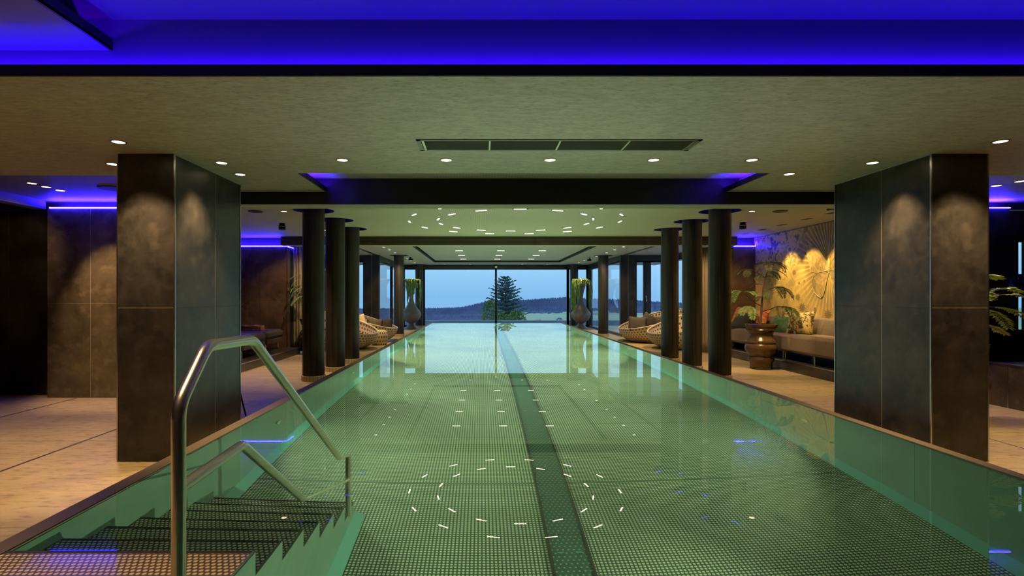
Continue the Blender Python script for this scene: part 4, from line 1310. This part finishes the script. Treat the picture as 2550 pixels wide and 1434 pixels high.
# ------------------------------------------------------------------ woven loungers
def lounger(label, cx, cyy, low, Rr=.9):
    t = thing('lounger', label, 'lounger', (cx, cyy, 0), low, 'round woven loungers')
    mb = MB(); nph, nt = 72, 18
    def H(ph): return .36 + .56 * (.5 - .5 * math.cos(ph)) ** 1.15
    def P(ph, s, off=0):
        rb = .50
        rr = rb + (Rr - rb) * math.sin(s * PI / 2) ** .9 - off
        z = H(ph) * (1 - math.cos(s * PI / 2)) ** .85
        z = H(ph) * (s ** 1.45)
        return (rr * math.cos(ph), rr * math.sin(ph), .012 + z)
    for i in range(nph):
        for j in range(nt):
            a0, a1 = 2 * PI * i / nph, 2 * PI * (i + 1) / nph
            s0, s1 = j / nt, (j + 1) / nt
            v0, v1 = [(8.0 * s) for s in (s0, s1)]
            mb.face([P(a0, s0), P(a1, s0), P(a1, s1), P(a0, s1)], 0, [(i * 60 / nph, v0), ((i + 1) * 60 / nph, v0), ((i + 1) * 60 / nph, v1), (i * 60 / nph, v1)])
    mb.build('woven_shell', M['wicker'], t, smooth=True, sharp=2, solid=.02)
    mb = MB(); mb.lathe([(.0, .012), (.50, .012)], 40, cap=False); mb.build('shell_base', M['wickerplain'], t, solid=.02)
    mb = MB(); mb.tube([P(2 * PI * i / 64, 1.0) for i in range(64)], .02, 8, closed=True); mb.build('rim', M['wickerplain'], t, smooth=True)
    mb = MB(); prof = [(.0, .06), (.60, .06), (.70, .17), (.74, .25), (.70, .30), (.55, .325), (.0, .33)]
    mb.lathe(prof, 40, cap=False); mb.build('seat_cushion', M['pilbrown'], t, smooth=True, sharp=1.2)
    return t
lounger('round woven lounger with a red towel, farther one at left beside the single column', -3.36, 15.6, 0)
lounger('round woven lounger at left, nearer one peeping out behind the third column', -3.50, 13.38, R(-20))
lounger('round woven lounger with brown pillows, farther one at right', 4.84, 15.35, R(190))
lounger('round woven lounger with a navy towel, nearer one at right behind the columns', 5.08, 13.45, R(195))
st2 = thing('stool', 'small woven barrel stool between the two left loungers', 'stool', (-2.74, 14.35, 0))
mb = MB(); mb.lathe([(.19, 0), (.22, .06), (.235, .16), (.225, .28), (.195, .37), (.18, .385)], 40, cap=True, uvn=(20, 5)); mb.build('woven_body', M['wicker'], st2, smooth=True, sharp=1)
mb = MB(); mb.lathe([(.0, .392), (.17, .392), (.185, .385)], 30, cap=False); mb.build('top', M['wickerplain'], st2, smooth=True)
cushion('throw_pillow', .50, .50, .17, 'pilcream', 'cream pillow in the farther left lounger, beside the third column', 'pillow', (-3.50, 15.15, .53), (R(62), R(-14), R(20)))
cushion('throw_pillow', .46, .40, .15, 'pilbrown', 'left one of two brown pillows in the farther left lounger', 'pillow', (-3.08, 15.45, .47), (R(60), R(4), R(15)))
cushion('throw_pillow', .42, .38, .15, 'pilblack', 'right one of two brown pillows in the farther left lounger, beside the column', 'pillow', (-2.80, 15.6, .46), (R(62), R(-6), R(0)))
towel(-2.92, 15.12, .345, .44, .30, 'towelred', 'folded red towel in the farther left lounger', 5, 3)
towel(-3.12, 13.05, .345, .42, .30, 'towelblue', 'dark folded towel in the nearer left lounger', -10, 3)
cushion('throw_pillow', .52, .50, .17, 'pilbrown', 'leftmost brown pillow in the farther right lounger', 'pillow', (4.42, 15.3, .49), (R(62), R(4), R(-12)))
cushion('throw_pillow', .52, .50, .17, 'pilbrown', 'middle brown pillow standing on its corner in the farther right lounger', 'pillow', (4.80, 15.42, .54), (R(64), R(34), R(-8)))
cushion('throw_pillow', .50, .48, .17, 'pilbrown', 'rightmost brown pillow in the farther right lounger, beside the third column', 'pillow', (5.16, 15.3, .52), (R(62), R(-6), R(-20)))
towel(4.32, 14.92, .345, .46, .28, 'towelblue', 'folded navy towel in the farther right lounger', -8, 3)
towel(4.66, 13.10, .345, .46, .30, 'towelblue', 'folded navy towel in the nearer right lounger', 6, 4)

# ------------------------------------------------------------------ vases
def vase(x, y, label, seed, strands):
    random.seed(seed)
    t = thing('floor_vase', label, 'vase', (x, y, 0), 0, 'tall trumpet vases by the window')
    prof = [(.29, 0), (.285, .015), (.22, .075), (.14, .16), (.105, .225), (.14, .255), (.215, .29), (.295, .36), (.352, .45), (.385, .55), (.388, .60), (.37, .66), (.31, .745), (.215, .86), (.145, .98), (.10, 1.10), (.082, 1.22), (.088, 1.34), (.115, 1.48), (.16, 1.64), (.215, 1.80), (.265, 1.92), (.28, 1.96), (.275, 1.975), (.25, 1.96), (.18, 1.86)]
    mb = MB(); mb.lathe(prof, 44, cap=False)
    mb.build('vase_body', M['vase'], t, smooth=True, sharp=1.2)
    mb = MB()
    mb.lathe([(.0, 1.97), (.22, 1.985), (.30, 1.97), (.31, 1.93)], 24, cap=False)
    for (az, L, n) in strands:
        for k in range(n):
            a = R(az) + random.uniform(-.28, .28)
            r0 = .27 + random.uniform(0, .05)
            p = Vector((r0 * math.cos(a), r0 * math.sin(a), 1.96))
            pts = [Vector((.2 * math.cos(a), .2 * math.sin(a), 1.97)), p + Vector((.03 * math.cos(a), .03 * math.sin(a), .015))]
            l = L * random.uniform(.6, 1.05); m = 9
            q = p + Vector((.06 * math.cos(a), .06 * math.sin(a), 0))
            for i in range(m):
                q = q + Vector((random.uniform(-.02, .02), random.uniform(-.02, .02), -l / m))
                pts.append(q.copy())
            mb.tube(pts, [.012] * 3 + [random.uniform(.009, .022) for _ in range(m - 2)] + [.005], 5)
    mb.build('trailing_foliage', M['moss'], t)
    return t
vase(3.93, 21.35, 'tall grey vase with trailing greenery at the right end of the pool', 11, [(180, 1.25, 14), (200, 1.1, 8), (0, 1.2, 14), (340, .9, 6), (270, .25, 10), (240, 1.0, 8), (300, .3, 6), (90, .4, 8), (225, 1.45, 3), (350, 1.35, 3)])
vase(-2.80, 21.35, 'tall grey vase with trailing greenery at the left end of the pool', 12, [(0, 1.0, 14), (180, .3, 8), (280, .8, 10), (255, .5, 8), (300, .45, 6), (90, .4, 8), (20, 1.2, 3), (265, 1.3, 3)])

# ring ornament at the right edge
t = thing('ring_ornament', 'black glossy ring ornament with a blue centre at the right edge', 'ornament', (7.02, 6.80, .0))
mb = MB(); mb.lathe([(.16, 0), (.16, .015), (.02, .03), (.015, 1.22)], 20); mb.build('stand', M['ornament'], t)
mb = MB(); mb.tube([(.19 * math.cos(2 * PI * i / 36), 0, 1.44 + .19 * math.sin(2 * PI * i / 36)) for i in range(36)], .045, 10, closed=True)
for i in range(14):
    a = 2 * PI * i / 14
    mb.obox((.245 * math.cos(a), 0, 1.44 + .245 * math.sin(a)), .04, .04, .04, Matrix.Rotation(-a, 3, 'Y'))
mb.build('ring', M['ornament'], t, smooth=True)
mb = MB(); mb.obox((0, 0, 1.44), .10, .03, .10, Matrix.Rotation(R(45), 3, 'Y')); mb.build('centre_stone', M['ornblue'], t)

# ------------------------------------------------------------------ outdoors
mb = MB(); mb.box(-14, 16, 26.2, 26.5, -3, .12)
tag(mb.build('terrace_parapet', M['parapet']), 'low grey terrace wall outside the window', 'parapet')
mb = MB(); mb.box(-16, 18, 23.2, 26.2, -.4, -.12)
struct(mb.build('terrace', M['parapet']), 'terrace outside the glazed end', 'terrace')
RID = [(-1500, 770), (600, 768), (1060, 768), (1100, 766), (1150, 763), (1200, 752), (1310, 746), (1400, 739), (1550, 744), (1640, 751), (1750, 756), (3500, 760)]
def ridge_px(px):
    for (a, ya), (b, yb) in zip(RID[:-1], RID[1:]):
        if px <= b: return ya + (yb - ya) * (px - a) / (b - a)
    return RID[-1][1]
def hz(x, y):
    base = -5.5 - 3.2 * min(1, max(0, (y - 40) / 110))
    px = CX + x * F / max(y, 1)
    crest = CAMZ - (ridge_px(px) - CY) * 480 / F - 2.8
    hill = max(0, min(1, (y - 330) / 150)); hill = hill * hill * (3 - 2 * hill)
    return base * (1 - hill) + crest * hill + .3 * math.sin(x * .05) * math.sin(y * .03)
mb = MB()
gx = [-520 + 20 * i for i in range(61)]; gy = [30, 40, 60, 80, 100, 120, 140, 160, 180, 200, 220, 240, 260, 280, 300, 330, 360, 400, 430, 455, 470, 482]
for i in range(len(gx) - 1):
    for j in range(len(gy) - 1):
        mb.face([(gx[a], gy[b], hz(gx[a], gy[b])) for a, b in ((i, j), (i + 1, j), (i + 1, j + 1), (i, j + 1))])
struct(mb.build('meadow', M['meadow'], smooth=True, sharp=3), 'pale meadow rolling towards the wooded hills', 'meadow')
random.seed(21)
mb = MB()
def cone_tree(x, y, z, h, r, n=6):
    b = len(mb.v); rot = random.random() * 6
    for i in range(n): mb.v.append((x + r * math.cos(rot + 2 * PI * i / n), y + r * math.sin(rot + 2 * PI * i / n), z))
    for i in range(n): mb.v.append((x + r * .55 * math.cos(rot + 2 * PI * i / n), y + r * .55 * math.sin(rot + 2 * PI * i / n), z + h * .5))
    mb.v.append((x, y, z + h))
    for i in range(n):
        k = (i + 1) % n
        mb.f.append([b + i, b + k, b + n + k, b + n + i]); mb.m.append(0)
        mb.f.append([b + n + i, b + n + k, b + 2 * n]); mb.m.append(0)
cnt = 0
while cnt < 16000:
    y = random.uniform(205, 481); k = random.uniform(-.30, .48); x = k * y
    lim = 205 if k < 0.03 else (335 + 18 * math.sin(k * 40))
    if y < lim + random.uniform(-8, 25): continue
    h = random.uniform(2.4, 4.4) * min(1, y / 430)
    cone_tree(x, y, hz(x, y) - 1, h, random.uniform(1.1, 1.8), 5); cnt += 1
tag(mb.build('forest', M['forest']), 'conifer forest on the hills outside, dusk haze in its blue colour', 'forest', kind='stuff')

def conifer(x, y, z0, h, rmax, label, seed):
    random.seed(seed)
    t = thing('conifer', label, 'tree', (x, y, z0))
    mb = MB(); mb.tube([(0, 0, 0), (.05, 0, h * .5), (0, 0, h)], [.28, .16, .02], 8); mb.build('trunk', M['bark'], t, smooth=True)
    mb = MB()
    z = h * .06
    while z < h * .995:
        f = z / h
        r = rmax * ((1 - f) ** .52)
        nb = 11 if f < .8 else 7
        a0 = random.random() * 6
        for i in range(nb):
            a = a0 + 2 * PI * i / nb + random.uniform(-.25, .25)
            L = r * random.uniform(.72, 1.08) + .12
            up = .22 + .35 * f
            d = Vector((math.cos(a), math.sin(a), 0)); s = Vector((-math.sin(a), math.cos(a), 0))
            pz = lambda u: z + L * u * (up - .55 * u + .38 * u * u)
            m = 6
            pts = [d * (L * k / m) + Vector((0, 0, pz(k / m))) for k in range(m + 1)]
            mb.tube(pts, [.03 * (1 - k / (m + 1)) + .006 for k in range(m + 1)], 4)
            for k in range(1, m + 1):
                for sg in (-1, 1):
                    for rep in range(1 if k < 3 else 2):
                        q = pts[k] - (pts[k] - pts[k - 1]) * random.random()
                        l2 = .42 * L * (1.05 - .72 * k / m) * random.uniform(.6, 1.1) + .10
                        e = q + s * sg * l2 * .8 + d * l2 * .55 + Vector((0, 0, random.uniform(-.14, .16)))
                        mid = (q + e) / 2 + Vector((0, 0, .03))
                        w = .045 + .035 * random.random()
                        mb.face([q, mid + d * w + Vector((0, 0, .06)), e, mid - d * w - Vector((0, 0, .05))])
                        mb.face([q, mid + Vector((0, 0, w)), e, mid - Vector((0, 0, w))])
        z += h * .056 * (1.15 - .45 * f)
    mb.build('needles', M['conifer'], t)
D = 80.0
conifer((1258 - CX) * D / F, D, -6.0, CAMZ - (690 - CY) * D / F + 6.0, 4.5, 'tall spruce outside, right of the window mullion', 4)
def shrub(x, y, z, sx, sz, label, seed, mat='shrub', name='shrub', n=1500):
    random.seed(seed)
    t = thing(name, label, 'shrub', (x, y, z))
    mb = MB(); mb.tube([(0, 0, 0), (.02, 0, sz * .5)], .05, 6); mb.build('stem', M['bark'], t)
    mb = MB()
    for i in range(n):
        a = random.random() * 2 * PI; u = random.uniform(-.2, 1); rr = math.sqrt(max(0, 1 - u * u)) * random.uniform(.75, 1.05)
        wob = 1 + .25 * math.sin(3 * a + u * 4) + .15 * math.sin(7 * a)
        c = Vector((sx * rr * math.cos(a) * wob, sx * .7 * rr * math.sin(a) * wob, sz * (.25 + .75 * max(u, -.2) * (.85 + .15 * wob))))
        e1 = Vector((random.uniform(-1, 1), random.uniform(-1, 1), random.uniform(-1, 1))).normalized() * sx * .085
        e2 = e1.cross(Vector((random.uniform(-1, 1), random.uniform(-1, 1), random.uniform(-1, 1)))).normalized() * sx * .06
        mb.face([c - e1, c + e2, c + e1, c - e2])
    mb.build('leaves', M[mat], t)
def gpt(px, D): return (px - CX) * D / F
shrub(gpt(1220, 70), 70, -5.2, 1.35, 5.9, 'tall green leafy shrub at the left foot of the spruce', 31)
shrub(gpt(1285, 72), 72, -5.2, 1.5, 4.6, 'low green shrub at the right foot of the spruce', 32)
shrub(gpt(1252, 66), 66, -5.2, 1.2, 4.5, 'bright green shrub in front of the spruce', 33)
shrub(gpt(1393, 130), 130, -5.6, 1.0, 1.7, 'small round bush on the meadow at right', 34, 'forest', n=500)
shrub(gpt(1170, 95), 95, -6.0, 3.2, 2.3, 'dark hedge like bush left of the spruce', 35, 'conifer', n=900)
shrub(gpt(1115, 100), 100, -6.6, 3.8, 2.6, 'dark broad bush outside at the left of the window', 36, 'conifer', n=900)
t = thing('hut', 'small wooden shelter on the meadow right of the spruce', 'hut', (gpt(1322, 110), 110, -6.5))
mb = MB(); mb.box(-1.2, 1.3, -1, 1, 0, 2.6); mb.build('walls', M['hut'], t)
mb = MB(); mb.prism_x([(-1.6, 2.5), (1.6, 2.5), (1.6, 2.75), (-1.6, 2.75)], -2.1, 1.9)
mb.v = [(x, y, z + .22 * x) for x, y, z in mb.v]
mb.build('roof', M['hutroof'], t)

# ------------------------------------------------------------------ sky
wd = bpy.data.worlds.new('sky'); SC.world = wd
wd.use_nodes = True
nt = wd.node_tree; nt.nodes.clear()
out = nt.nodes.new('ShaderNodeOutputWorld'); bg = nt.nodes.new('ShaderNodeBackground')
tc = nt.nodes.new('ShaderNodeTexCoord'); sx = nt.nodes.new('ShaderNodeSeparateXYZ')
nt.links.new(tc.outputs['Generated'], sx.inputs[0])
rp = nt.nodes.new('ShaderNodeValToRGB')
rp.color_ramp.elements[0].position = 0; rp.color_ramp.elements[0].color = (.27, .57, .92, 1)
rp.color_ramp.elements[1].position = .5; rp.color_ramp.elements[1].color = (.70, 1.0, 1.25, 1)
e = rp.color_ramp.elements.new(.08); e.color = (.43, .77, 1.07, 1)
nt.links.new(sx.outputs['Z'], rp.inputs[0])
nt.links.new(rp.outputs[0], bg.inputs[0]); bg.inputs[1].default_value = 1.0
nt.links.new(bg.outputs[0], out.inputs[0])
